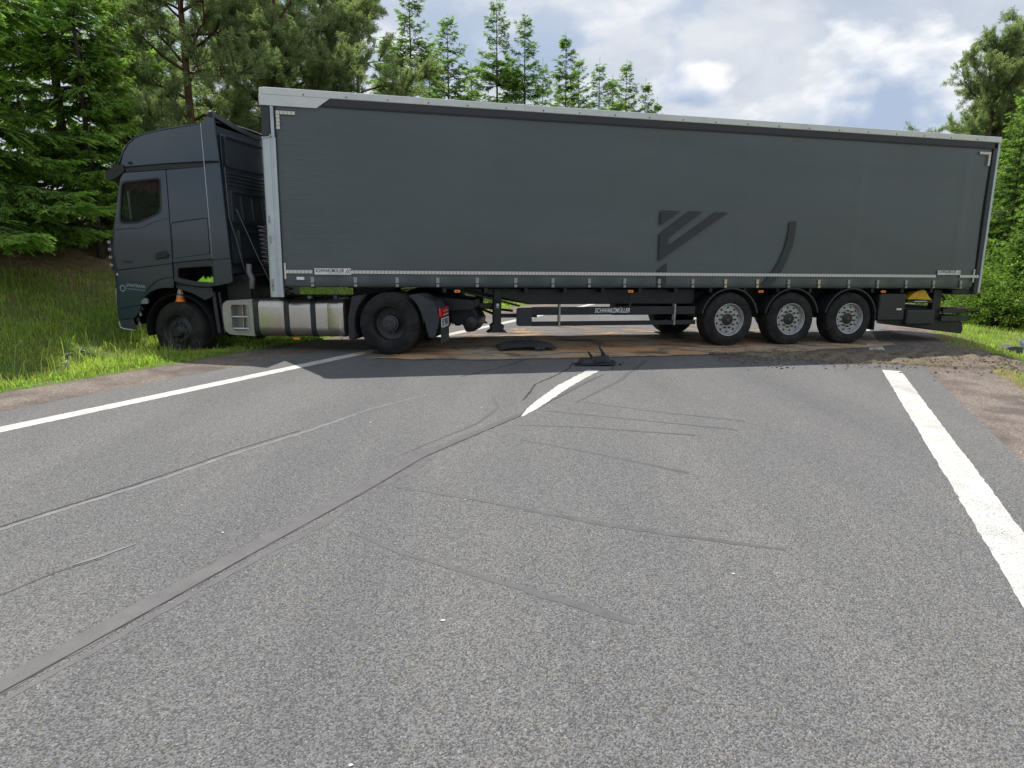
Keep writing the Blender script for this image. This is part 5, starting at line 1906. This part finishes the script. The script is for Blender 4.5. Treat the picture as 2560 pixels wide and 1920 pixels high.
    # rear edge spoiler, dipping towards the middle
    sp = Geo()
    n = 24
    vs, fs = [], []
    for i in range(n + 1):
        v = i / n
        yy = Y - 2 * Y * v
        q = abs(2 * v - 1)
        zt = 3.70 + 0.13 * q ** 1.6
        for x, z in ((2.745, zt), (2.73, zt - 0.085), (2.80, zt - 0.10), (2.86, zt - 0.06), (2.80, zt - 0.015)):
            vs.append((x, yy, z))
    for i in range(n):
        for q in range(5):
            fs.append((i * 5 + q, i * 5 + (q + 1) % 5, (i + 1) * 5 + (q + 1) % 5, (i + 1) * 5 + q))
    fs += [tuple(range(5)), tuple(range(n * 5, n * 5 + 5))]
    sp.add(vs, fs)
    obj('roof_spoiler', sp, 'plastic_black', T, smooth='auto')
    # visor and small roof lamp
    obj('sun_visor', Geo().prism(rounded([(4.36, 2.955), (4.50, 2.86), (4.66, 2.80), (4.72, 2.84), (4.70, 2.95), (4.52, 3.05), (4.38, 3.06)], 0.03), -Y - 0.02, Y + 0.02), 'print_black', T, bevel=0.02)
    obj('marker_lamp', Geo().lathe([(0, 0.03), (0.02, 0.026), (0.03, 0.001)], 14, center=(4.26, Y - 0.002, 3.08)), 'plastic_dark', T, smooth=True)
    # front: windscreen, grille, panel
    obj('windscreen', Geo().prism([(4.70, 2.14), (4.50, 2.93), (4.494, 2.93), (4.694, 2.14)], -Y + 0.06, Y - 0.06), 'window_glass', T)
    obj('front_panel', Geo().prism([(4.70, 2.14), (4.79, 1.67), (4.79, 1.17), (4.83, 0.77), (4.80, 0.40), (4.72, 0.40), (4.74, 0.8), (4.70, 1.17), (4.69, 1.67), (4.64, 2.14)], -Y + 0.02, Y - 0.021), 'plastic_black', T, bevel=0.02)
    gr = obj('grille', Geo().prism(rounded([(4.785, 1.33), (4.835, 1.40), (4.835, 1.84), (4.78, 1.92)], 0.02), -Y + 0.12, Y - 0.03), 'print_black', T)
    for z in (1.42, 1.55, 1.68, 1.80):
        obj('grille_bar', Geo().box(4.80, 4.86, -Y + 0.14, Y - 0.025, z, z + 0.045), 'buckle_steel', gr, bevel=0.006)
    obj('badge_chip', Geo().box(4.70, 4.735, Y - 0.004, Y + 0.008, 1.27, 1.31), 'alu_post', T, bevel=0.008)
    obj('headlamp', Geo().prism(rounded([(4.72, 0.72), (4.82, 0.72), (4.80, 1.05), (4.73, 1.1)], 0.02), Y - 0.35, Y - 0.023), 'lamp_clear', T)
    # inner shell so that no light leaks and the seams read dark
    inner_hole = grow(win, 0.03)
    shell = [(4.68, 1.36), (4.70, 1.67), (4.63, 2.14), (4.44, 2.9), (4.40, 3.05), (4.10, 3.42), (2.98, 3.58), (2.72, 3.5), (2.70, 1.45), (3.69, 1.45)]
    side('inner_shell', shell, 'interior_black', [inner_hole], y0=Y - 0.022, th=0.015, bevel=0)
    obj('cab_floor', Geo().box(2.72, 4.66, -Y + 0.04, Y - 0.04, 1.42, 1.47), 'interior_black', T)
    obj('ceiling', Geo().prism([(4.42, 3.02), (2.75, 3.06), (2.75, 3.03), (4.44, 2.99)], -Y + 0.04, Y - 0.04), 'interior_black', T)
    obj('bunk_wall', Geo().box(3.30, 3.34, -Y + 0.2, Y - 0.04, 1.47, 2.6), 'interior_black', T)
    # interior seen through the side window
    st = obj('seat', Geo().prism(rounded([(3.62, 1.5), (3.95, 1.5), (4.08, 1.95), (3.80, 2.0), (3.72, 2.55), (3.55, 2.55)], 0.04), 0.45, 0.95), 'seat_grey', T, bevel=0.04)
    obj('headrest', Geo().prism(rounded([(3.55, 2.56), (3.70, 2.56), (3.68, 2.76), (3.56, 2.76)], 0.03), 0.55, 0.85), 'seat_grey', st, bevel=0.03)
    s2 = obj('seat', Geo().prism(rounded([(3.62, 1.5), (3.95, 1.5), (4.08, 1.9), (3.80, 1.95), (3.72, 2.40), (3.55, 2.40)], 0.04), -0.95, -0.45), 'seat_grey', T, bevel=0.04)
    obj('dashboard', Geo().prism([(4.60, 1.5), (4.62, 2.12), (4.36, 2.20), (4.30, 2.0), (4.34, 1.5)], -Y + 0.05, Y - 0.05), 'interior_black', T)
    obj('steering_wheel', Geo().lathe([(0.0, 0.20), (0.02, 0.222), (0.0, 0.235), (-0.02, 0.222), (0.0, 0.20)], 28, axis='z'), 'interior_black', T).matrix_local = Matrix.Translation((4.16, 0.70, 2.17)) @ Matrix.Rotation(R(-28), 4, 'Y')
    def drape(u, v):
        return (3.74 + 0.72 * u, Y - 0.10 + 0.02 * math.sin(u * 34), 2.84 - v * (0.16 + 0.04 * math.sin(u * 22) + 0.14 * (1 - u) ** 2))
    obj('window_curtain', Geo().grid(drape, 60, 3), 'curtain_brown', T, smooth=True, solid=0.004)
    obj('mirror_post', Geo().box(4.44, 4.47, Y - 0.16, Y - 0.13, 2.2, 2.72), 'buckle_steel', T)
    # rear wall with pressed panels
    rw_ = obj('rear_wall', Geo().box(2.745, 2.765, -Y + 0.03, Y - 0.03, 1.30, 3.62), 'rear_wall_sky_tint', T)
    def press(y0, y1, z0, z1, nm='pressed_frame', d=0.03, mat='rear_wall_sky_tint'):
        a = rounded([(y0, z0), (y1, z0), (y1, z1), (y0, z1)], 0.05)
        b = rounded([(y0 + d, z0 + d), (y1 - d, z0 + d), (y1 - d, z1 - d), (y0 + d, z1 - d)], 0.035)
        g = Geo().prism(a, 2.712, 2.746, [b])
        g.v = [(y, x, z) for x, y, z in g.v]
        obj(nm, g, mat, rw_, bevel=0.008)
    press(-1.02, 1.02, 3.02, 3.52)
    press(-0.95, 0.95, 2.13, 2.66)
    press(-0.80, 0.80, 1.55, 2.02)
    for z in (2.74, 2.80, 2.86, 2.92):
        obj('pressed_rib', Geo().box(2.722, 2.746, -0.98, 0.98, z, z + 0.022), 'rear_wall_sky_tint', rw_, bevel=0.006)
    for y in (0.55, 0.2, -0.15, -0.5):
        g = Geo().prism([(y, 2.2), (y + 0.05, 2.2), (y + 0.10, 2.58), (y + 0.05, 2.58)], 2.725, 2.746)
        g.v = [(b_, a_, c_) for a_, b_, c_ in g.v]
        obj('pressed_rib', g, 'rear_wall_sky_tint', rw_, bevel=0.006)
    obj('wall_pipe', Geo().tube([(2.70, 1.12, 3.0), (2.70, 1.10, 2.2), (2.70, 0.95, 1.9), (2.70, 0.75, 1.35)], 0.012, 6), 'hose_grey', rw_)
    obj('rear_corner_rib', Geo().box(2.70, 2.745, 1.08, 1.16, 1.4, 3.5), 'cab_paint', rw_, bevel=0.01)
    # storage box opening below the sleeper
    hole = rounded([(3.60, 1.39), (2.985, 1.425), (2.985, 1.155), (3.30, 1.175), (3.62, 1.235)], [0.03, 0.05, 0.03, 0.03, 0.03])
    side('storage_surround', [(3.675, 1.472), (2.965, 1.535), (2.965, 1.10), (3.12, 1.085), (3.32, 1.10), (3.52, 1.13), (3.69, 1.175)], 'plastic_dark', [hole], y0=Y - 0.004, th=0.03)
    bx = Geo().box(2.98, 3.66, Y - 0.62, Y - 0.60, 1.10, 1.45).box(2.98, 3.66, Y - 0.60, Y - 0.034, 1.10, 1.135).box(2.98, 3.66, Y - 0.60, Y - 0.034, 1.44, 1.455)
    bx.box(2.97, 2.98, Y - 0.6, Y - 0.034, 1.1, 1.45).box(3.655, 3.665, Y - 0.6, Y - 0.034, 1.1, 1.45)
    obj('storage_box', bx, 'interior_black', T)
    # battered liner and steps behind the front wheel
    obj('wheel_liner', Geo().prism([(3.70, 1.17), (3.45, 1.10), (3.20, 1.075), (3.06, 1.08), (3.03, 0.93), (3.20, 0.86), (3.30, 0.92), (3.42, 0.98), (3.58, 1.03), (3.70, 1.06)], Y - 0.09, Y - 0.05), 'plastic_dark', T, bevel=0.01)
    lin = arc_fender(0.60, 0.008, -0.0, 0.5, R(-10), R(190), 3.72, 0.35, 0.0)
    lo = obj('inner_arch', lin, 'interior_black', T)
    lo.location = (0, Y - 0.56, 0)
    obj('arch_back', Geo().box(3.05, 4.4, Y - 0.60, Y - 0.57, 0.3, 1.40), 'interior_black', T)
    for i, (x, w) in enumerate(((3.02, 0.05), (2.95, 0.03), (3.09, 0.03))):
        obj('step_bracket', Geo().prism([(x, 1.0), (x + w, 1.0), (x + w - 0.05, 0.3), (x - 0.05, 0.32)], Y - 0.10 - 0.03 * i, Y - 0.07 - 0.03 * i), 'plastic_dark', T, bevel=0.006)
    obj('engine_block', Geo().box(2.9, 4.5, -0.62, 0.62, 0.42, 1.40), 'chassis_black', T, bevel=0.04)
    obj('cab_mount', Geo().box(2.50, 2.95, -0.9, 0.95, 0.80, 1.28), 'chassis_black', T, bevel=0.03)
    obj('mount_strut', Geo().tube([(2.58, 0.86, 0.95), (2.58, 0.86, 1.42)], 0.05, 12), 'plastic_dark', T)
    obj('exhaust_bend', Geo().tube([(2.46, 0.98, 1.05), (2.44, 0.98, 1.22), (2.49, 0.98, 1.33), (2.48, 0.98, 1.46)], 0.045, 12), 'hose_grey', T, smooth=True)
    # chassis
    for y in (0.38, -0.46):
        obj('frame_rail', Geo().prism([(4.3, 0.60), (4.3, 0.84), (2.4, 0.86), (-0.55, 0.90), (-1.24, 0.84), (-1.24, 0.70), (-0.55, 0.64)], y, y + 0.08), 'chassis_black', T)
    hl = None
    for i in range(5):
        for z in (0.78, 0.85):
            g = Geo().lathe([(0.461, 0.001), (0.461, 0.012), (0.459, 0.012)], 8, center=(-0.62 - i * 0.13, 0, z))
            obj('frame_hole', g, 'print_black', T)
    for x in (-1.2, -0.45, 0.9, 2.1):
        obj('cross_member', Geo().box(x, x + 0.12, -0.4, 0.4, 0.66, 0.84), 'chassis_black', T)
    obj('fifth_wheel', Geo().prism(rounded([(0.12, 1.045), (0.98, 1.045), (0.98, 1.09), (0.12, 1.09)], 0.02), -0.46, 0.46), 'chassis_black', T, bevel=0.01)
    obj('fifth_wheel_base', Geo().box(0.3, 0.9, -0.42, 0.42, 0.88, 1.05), 'chassis_black', T)
    obj('catwalk', Geo().box(1.2, 2.45, -0.36, 0.9, 0.865, 0.885), 'chassis_black', T)
    obj('rear_hanger', Geo().prism([(-0.72, 0.72), (-1.18, 0.74), (-1.32, 0.50), (-1.22, 0.30), (-1.06, 0.28), (-1.0, 0.42), (-0.80, 0.42)], -0.3, 0.30), 'chassis_black', T, bevel=0.03)
    obj('air_tank', Geo().lathe([(-0.3, 0.001), (-0.28, 0.10), (-0.2, 0.12), (0.42, 0.12), (0.5, 0.10), (0.52, 0.001)], 20, center=(-1.20, 0, 0.47)), 'plastic_black', T, smooth='auto')
    obj('drive_axle', Geo().tube([(0, -0.95, 0.505), (0, 0.95, 0.505)], 0.11, 14), 'chassis_black', T)
    obj('differential', Geo().lathe([(-0.3, 0.001), (-0.25, 0.16), (0, 0.22), (0.25, 0.16), (0.3, 0.001)], 20, center=(0, 0, 0.505)), 'chassis_black', T, smooth=True)
    make_dual_wheel(T, (0, Y, 0.505), math.pi)
    make_dual_wheel(T, (0, -Y, 0.505), 0)
    fw = make_front_wheel(T, (3.73, Y - 0.03, 0.33), math.pi - R(9))
    make_front_wheel(T, (3.73, -Y + 0.03, 0.36), -R(9))
    obj('front_axle', Geo().tube([(3.73, -0.9, 0.36), (3.73, 0.9, 0.34)], 0.07, 10), 'chassis_black', T)
    # rear mudguards
    for sg in (1, -1):
        y0, y1 = (Y - 0.64, Y + 0.01) if sg > 0 else (-Y - 0.01, -Y + 0.64)
        a = arc_fender(0.575, 0.012, 0, y1 - y0, R(-22), R(52), 0, 0.505, 0.012, 14)
        fr = obj('mudguard', a, 'plastic_black', T, smooth='auto')
        fr.location = (0, y0, 0)
        # mirrored orientation keeps the lip on the outside
        b = arc_fender(0.575, 0.012, 0, y1 - y0, R(128), R(178), 0, 0.505, 0.012, 14)
        rr = obj('mudguard', b, 'plastic_dark', T, smooth='auto')
        rr.location = (0, y0, 0)
        hood = Geo().prism(rounded([(-0.36, 0.975), (-0.50, 0.985), (-0.74, 0.86), (-0.80, 0.76), (-0.83, 0.58), (-0.76, 0.30), (-0.66, 0.30), (-0.60, 0.55), (-0.52, 0.78)], 0.02), y0 + 0.04, y1 - 0.002)
        hb = obj('mudguard_rear', hood, 'plastic_dark', T, bevel=0.02)
        obj('lamp_recess', Geo().prism(rounded([(-0.60, 0.935), (-0.735, 0.87), (-0.73, 0.855), (-0.60, 0.915)], 0.01), y0 + 0.12, y1 - 0.15), 'print_black', hb)
        lamp = obj('tail_lamp', Geo().box(-0.862, -0.815, y0 + 0.10, y1 - 0.02, 0.615, 0.76), 'lamp_red', hb, bevel=0.02)
        obj('lamp_window', Geo().box(-0.870, -0.860, y0 + 0.16, y1 - 0.20, 0.635, 0.66), 'lamp_clear', lamp)
        obj('lamp_window', Geo().box(-0.870, -0.860, y0 + 0.16, y1 - 0.20, 0.70, 0.715), 'lamp_clear', lamp)
        obj('lamp_cap', Geo().box(-0.860, -0.81, y0 + 0.06, y0 + 0.10, 0.61, 0.765), 'plastic_dark', lamp)
        obj('mudflap', Geo().box(-0.862, -0.85, y0 + 0.10, y1 - 0.03, 0.20, 0.45), 'plastic_dark', hb)
        if sg > 0:
            np_ = obj('number_plate', Geo().box(-0.866, -0.856, y0 + 0.12, y1 - 0.05, 0.465, 0.60), 'white_paint', hb)
            text_part('1EI 9501', 0.15, 'print_black', np_, (-0.868, y1 - 0.06, 0.483), (R(90), 0, R(-90)), 0, 0.42, bold=0.003)
            obj('plate_strip', Geo().box(-0.866, -0.856, y0 + 0.12, y1 - 0.12, 0.447, 0.457), 'white_paint', hb)
    obj('axle_cover', Geo().prism([(0.36, 0.98), (0.62, 0.95), (0.70, 0.60), (0.70, 0.25), (0.58, 0.24), (0.58, 0.60), (0.46, 0.88)], Y - 0.55, Y - 0.02), 'plastic_black', T, bevel=0.02)
    # fuel tank
    def tank_sec(x, inset=0.0):
        y1, y0, z0, z1, r = Y - 0.02 - inset, 0.55 + inset, 0.27 + inset, 0.885 - inset, 0.13
        pts = rounded([(y1, z0), (y1, z1), (y0, z1), (y0, z0)], [r * 1.3, r, 0.03, 0.05], 6)
        return [(x, a, b) for a, b in pts]
    def loft(secs, close=True):
        g = Geo()
        n = len(secs[0])
        vs = [p for s in secs for p in s]
        fs = []
        for i in range(len(secs) - 1):
            for q in range(n):
                fs.append((i * n + q, i * n + (q + 1) % n, (i + 1) * n + (q + 1) % n, (i + 1) * n + q))
        fs.append(tuple(range(n)))
        fs.append(tuple(range((len(secs) - 1) * n, len(secs) * n)))
        return g.add(vs, fs)
    tank = obj('fuel_tank', loft([tank_sec(0.76, 0.05), tank_sec(0.775, 0.012), tank_sec(0.80), tank_sec(0.86), tank_sec(0.865, 0.006), tank_sec(1.03), tank_sec(1.04, 0.006), tank_sec(1.05), tank_sec(2.30)]), 'tank_alu', T, smooth='auto')
    for x in (2.285, 1.745, 1.285):
        obj('tank_strap', loft([tank_sec(x - 0.045, -0.008), tank_sec(x + 0.045, -0.008)]), 'tarp_print', tank, smooth='auto')
    obj('tank_cap', Geo().lathe([(0.885, 0.055), (0.93, 0.055), (0.935, 0.001)], 18, axis='z', center=(1.5, 0.85, 0)), 'buckle_steel', tank)
    obj('tank_cap', Geo().lathe([(0.885, 0.045), (0.945, 0.045), (0.95, 0.001)], 18, axis='z', center=(1.0, 0.95, 0)), 'hose_violet', tank)
    # step end of the tank with an open tread well
    capo = Geo()
    zz = rounded([(2.335, 0.275), (2.78, 0.30), (2.86, 0.36), (2.88, 0.60), (2.87, 0.80), (2.80, 0.86), (2.335, 0.888)], [0, 0.05, 0.06, 0.1, 0.06, 0.05, 0], 5)
    well = rounded([(2.42, 0.36), (2.72, 0.36), (2.72, 0.80), (2.42, 0.80)], 0.05, 5)
    capo.prism(zz, Y - 0.20, Y - 0.02, [well])
    cp = obj('tank_step', capo, 'tank_cap', tank, bevel=0.03, seg=3)
    obj('tank_step_core', Geo().prism(grow(zz, -0.02), 0.56, Y - 0.20), 'tank_cap', cp, bevel=0.02)
    obj('well_back', Geo().box(2.40, 2.74, Y - 0.21, Y - 0.198, 0.34, 0.82), 'tank_cap', cp)
    wf = grow(well, 0.018)
    obj('well_rim', Geo().prism(wf, Y - 0.022, Y - 0.008, [grow(well, -0.006)]), 'tank_cap', cp, bevel=0.005)
    obj('step_bar', Geo().box(2.41, 2.73, Y - 0.10, Y - 0.03, 0.585, 0.605), 'alu_white', cp, bevel=0.006)
    obj('step_bar', Geo().box(2.41, 2.73, Y - 0.10, Y - 0.03, 0.385, 0.41), 'alu_white', cp, bevel=0.006)
    obj('well_rib', Geo().box(2.585, 2.615, Y - 0.199, Y - 0.15, 0.36, 0.80), 'tank_cap', cp, bevel=0.01)
    obj('tank_side_lamp', Geo().box(1.55, 1.66, Y - 0.06, Y - 0.02, 0.225, 0.262), 'lamp_amber', tank, bevel=0.008)
    obj('tank_drain', Geo().box(0.84, 0.90, Y - 0.12, Y - 0.06, 0.24, 0.262), 'alu_white', tank)
    # coiled air and power lines between cab and trailer
    def coil(p0, p1, r, turns, sag, rr, mat, nm='coiled_hose'):
        pts = []
        n = turns * 14
        p0, p1 = Vector(p0), Vector(p1)
        for i in range(n + 1):
            t = i / n
            c = p0.lerp(p1, t) + Vector((0, 0, -sag * 4 * t * (1 - t)))
            a = 2 * math.pi * turns * t
            pts.append(c + Vector((math.cos(a) * r, math.sin(a) * r, 0)))
        obj(nm, Geo().tube(pts, rr, 6), mat, T, smooth=True)
    coil((2.42, 0.55, 2.10), (2.38, 0.55, 1.45), 0.075, 9, 0, 0.010, 'hose_grey')
    coil((2.36, 0.62, 1.50), (2.06, 0.62, 0.80), 0.080, 12, 0, 0.009, 'plastic_dark')
    coil((2.30, 0.35, 1.9), (2.1, 0.35, 0.9), 0.07, 12, 0, 0.009, 'plastic_dark')
    obj('hose_end', Geo().tube([(2.42, 0.55, 2.08), (2.25, 0.62, 2.12), (2.10, 0.72, 2.16)], 0.013, 6), 'hose_grey', T, smooth=True)
    obj('hose_end', Geo().tube([(2.33, 0.60, 1.52), (2.22, 0.66, 1.66), (2.08, 0.72, 1.74)], 0.016, 6), 'hose_violet', T, smooth=True)
    obj('coupling_head', Geo().lathe([(0, 0.001), (0.0, 0.05), (0.05, 0.045), (0.06, 0.001)], 14, axis='z', center=(2.10, 0.72, 2.17)), 'chock_yellow', T, smooth='auto')
    obj('coupling_bracket', Geo().box(2.03, 2.20, 0.70, 0.76, 2.05, 2.15).box(2.03, 2.12, 0.71, 0.74, 1.60, 1.85), 'hose_grey', T, bevel=0.006)
    obj('wire_stay', Geo().tube([(2.62, 1.0, 2.35), (2.4, 0.8, 1.55), (2.25, 0.7, 1.1)], 0.006, 5), 'hose_grey', T)
    return T


tractor = build_tractor()

#@@SMALL
# ------------------------------------------------------------------ loose things
def tl(p):
    """tractor-local to world"""
    mdir = Vector((math.sin(PHI), math.cos(PHI), 0))
    e = Vector((-math.cos(PHI), math.sin(PHI), 0))
    ctr = Vector((-1.98203, 10.55082, TRZ)) + mdir * 1.25
    return ctr + e * p[0] - mdir * p[1] + Vector((0, 0, p[2]))


def build_cone():
    e = empty('traffic_cone', 'small orange and white evidence cone numbered 4 on the front tyre', 'cone', tl((3.72, 1.08, 0.835)), (0, R(2), R(8)))
    def fr(z):
        return 0.068 * (1 - z / 0.285) + 0.012
    def band(nm, z0, z1, mat):
        obj(nm, Geo().lathe([(z0, fr(z0)), (z1, fr(z1))], 28, axis='z'), mat, e, smooth=True)
    band('cone_band', 0.0, 0.075, 'cone_orange')
    band('cone_band', 0.075, 0.20, 'white_paint')
    band('cone_band', 0.20, 0.265, 'cone_orange')
    obj('cone_tip', Geo().lathe([(0.265, fr(0.265)), (0.268, 0.001)], 20, axis='z'), 'cone_orange', e)
    obj('cone_base', Geo().lathe([(-0.012, 0.001), (-0.012, 0.085), (0.0, 0.085), (0.002, 0.07)], 28, axis='z'), 'cone_orange', e)
    m = text_part('4', 0.075, 'print_black', e, (0, 0, 0), (0, 0, 0), 0, 0.042, name='numeral', bold=0.003)
    # wrap the numeral round the cone, facing the camera
    me = m.data
    for v in me.vertices:
        x, z = v.co.x - 0.045, v.co.y + 0.105
        a = -math.pi / 2 + x / 0.05 * 1.0 + R(8)
        r = fr(z) + 0.0015 + v.co.z * 0.5
        v.co = (r * math.cos(a), r * math.sin(a), z)
    o = Geo().grid(lambda u, v: tuple(((fr(0.09 + 0.1 * v) + 0.001) * math.cos(-math.pi / 2 + 0.35 + 0.55 * u), (fr(0.09 + 0.1 * v) + 0.001) * math.sin(-math.pi / 2 + 0.35 + 0.55 * u), 0.09 + 0.1 * v)), 5, 2)
    obj('faded_mark', o, 'lamp_amber', e)


build_cone()


def build_vest():
    rs = np.random.RandomState(2)
    g = Geo()
    def fn(u, v):
        x = -0.17 + 0.34 * u
        y = -0.09 + 0.18 * v
        z = 0.075 + 0.022 * math.sin(u * 13) * math.cos(v * 5) + 0.016 * math.sin(u * 27 + v * 9)
        edge = min(u, 1 - u, v, 1 - v)
        return (x, y + 0.012 * math.sin(u * 19), z * min(1, edge * 5 + 0.1))
    g.grid(fn, 40, 16)
    o = obj('safety_vest', g, 'hi_vis', None, smooth=True, solid=0.004)
    o.location = tl((3.14, 1.10, 1.155))
    o.rotation_euler = (0, R(-4), math.pi - PHI)
    tag(o, 'crumpled neon yellow-green safety vest lying in the open locker under the cab', 'vest')


build_vest()


def build_debris():
    # ribbed plastic mudguard panel lying on the road
    e = empty('mudguard_panel', 'loose black ribbed plastic mudguard panel lying on the soil under the trailer', 'panel', rw(-4.47, 10.45, 0.02), (0, 0, R(9)))
    def fn(u, v):
        x = -0.50 + 1.0 * u
        y = -0.27 + 0.54 * v + 0.05 * math.sin(u * 3.0)
        z = 0.03 + 0.075 * math.sin(math.pi * min(1, u * 1.02)) ** 0.8 * (0.5 + 0.5 * v)
        return (x, y, z)
    obj('panel_sheet', Geo().grid(fn, 24, 14), 'plastic_dark', e, smooth=True, solid=0.006)
    for q in range(5):
        v = 0.08 + q * 0.21
        pts = [Vector(fn(i / 16, v)) + Vector((0, 0, 0.008)) for i in range(17)]
        obj('panel_rib', Geo().tube(pts, 0.016, 6), 'plastic_black', e, smooth=True)
    obj('panel_lug', Geo().box(0.1, 0.28, -0.30, -0.24, 0.02, 0.07), 'plastic_dark', e, bevel=0.01)
    # broken black plastic heap at the head of the centre line
    e = empty('broken_bumper_piece', 'broken black plastic car part with upright splinters at the end of the centre line', 'debris', rw(-2.95, 9.55, 0.006), (0, 0, R(6)))
    def shell(u, v):
        return (-0.22 + 0.46 * u, -0.10 + 0.26 * v, 0.012 + 0.10 * math.sin(math.pi * v) * (0.6 + 0.4 * math.sin(2.5 * u)) + 0.012 * math.sin(u * 31 + v * 11))
    obj('shell', Geo().grid(shell, 16, 8), 'plastic_dark', e, smooth='auto', solid=0.006)
    obj('bracket', Geo().prism([(-0.02, 0.05), (0.20, 0.06), (0.20, 0.155), (-0.02, 0.135)], -0.13, -0.09), 'plastic_dark', e, bevel=0.008)
    obj('splinter', Geo().prism([(0.11, 0.10), (0.19, 0.12), (0.13, 0.21), (0.09, 0.25), (0.085, 0.325), (0.065, 0.33), (0.068, 0.24), (0.10, 0.19)], -0.02, 0.0), 'print_black', e)
    obj('splinter', Geo().prism([(-0.06, 0.10), (-0.02, 0.12), (-0.09, 0.20), (-0.12, 0.205)], -0.03, -0.01), 'print_black', e)
    obj('splinter', Geo().prism([(-0.30, 0.01), (-0.18, 0.06), (-0.18, 0.10), (-0.23, 0.11), (-0.24, 0.07)], -0.05, -0.035), 'plastic_dark', e)
    obj('under_tray', Geo().prism([(-0.30, 0.008), (0.26, 0.008), (0.32, 0.05), (0.1, 0.03), (-0.2, 0.03)], -0.17, 0.10), 'plastic_black', e, bevel=0.006)
    obj('wire', Geo().tube([(-0.33, -0.05, 0.02), (-0.25, -0.1, 0.06), (-0.18, -0.12, 0.02), (-0.35, -0.18, 0.008)], 0.006, 6), 'plastic_dark', e)
    rnd = random.Random(4)
    for i in range(9):
        r = rnd.uniform(0.008, 0.022)
        g = Geo().prism([(-r, 0), (r * 1.2, 0), (r * 0.7, r), (-r * 0.5, r * 1.3)], -r, r)
        o = obj('plastic_shard', g, rnd.choice(['plastic_dark', 'plastic_black', 'concrete_block']))
        o.location = rw(-2.95 + rnd.uniform(-0.35, 0.5), 9.6 + rnd.uniform(-0.3, 0.5), 0.004)
        o.rotation_euler = (0, 0, rnd.uniform(0, 6))
        tag(o, 'small dark plastic shard scattered around the broken car part', 'shard', 'shards around the broken part')


build_debris()


def build_right_litter():
    b = obj('broken_block', Geo().prism(rounded([(-0.28, 0), (0.26, 0.02), (0.24, 0.17), (0.02, 0.21), (-0.26, 0.18)], 0.03), -0.12, 0.12), 'concrete_block', None, bevel=0.02)
    b.location = rw(4.3, 18.6, 0.0)
    b.rotation_euler = (R(6), 0, R(12))
    tag(b, 'dark broken block lying in the grass right of the soil ridge', 'block')
    def fn(u, v):
        return (-0.25 + 0.5 * u + 0.06 * v, 0.03 * math.sin(u * 9) + 0.22 * v, 0.02 + 0.36 * v + 0.03 * math.sin(u * 14 + v * 6))
    s = obj('grey_plastic_sheet', Geo().grid(fn, 14, 8), 'grey_sheet', None, smooth='auto', solid=0.006)
    s.location = rw(4.9, 19.2, 0.02)
    s.rotation_euler = (0, 0, R(20))
    tag(s, 'crumpled blue-grey plastic sheet leaning in the grass beside the broken block', 'sheet')
    # white umbels on the left verge and by the front wheel
    rnd = random.Random(6)
    spots = [(-9.55, 9.15, 0.50), (-9.7, 8.8, 0.42), (-9.45, 8.55, 0.36), (-10.3, 6.2, 0.30), (-10.5, 6.6, 0.27), (-9.8, 5.9, 0.28), (-10.9, 8.2, 0.3), (-9.3, 6.5, 0.2)]
    for i, (o_, s_, h) in enumerate(spots):
        e = empty('white_wildflower', 'white flowering weed rising from the left verge grass', 'flower', rw(o_, s_, -0.02), (0, 0, rnd.uniform(0, 6)), 'white weeds on the verge')
        st = Geo().tube([(0, 0, 0), (0.02, 0.01, h * 0.6), (0.03, 0.02, h)], 0.004, 5)
        hd = Geo()
        for q in range(16):
            a = rnd.uniform(0, 6.28)
            rr = rnd.uniform(0, 0.06)
            x, y, z = 0.03 + rr * math.cos(a), 0.02 + rr * math.sin(a), h + rnd.uniform(-0.05, 0.03)
            st.tube([(0.03, 0.02, h * 0.86), (x, y, z)], 0.002, 3)
            d = rnd.uniform(0.006, 0.012)
            hd.add([(x - d, y, z), (x, y - d, z + d * .4), (x + d, y, z), (x, y + d, z + d * .4), (x, y, z + d)], [(0, 1, 4), (1, 2, 4), (2, 3, 4), (3, 0, 4)])
        s = obj('stem', st, 'needles', e)
        s.data.attributes.new('tint', 'FLOAT_COLOR', 'POINT').data.foreach_set('color', np.tile([0.08, 0.14, 0.03, 1.0], len(s.data.vertices)).astype(np.float32))
        obj('flower_head', hd, 'flower_white', e)


build_right_litter()
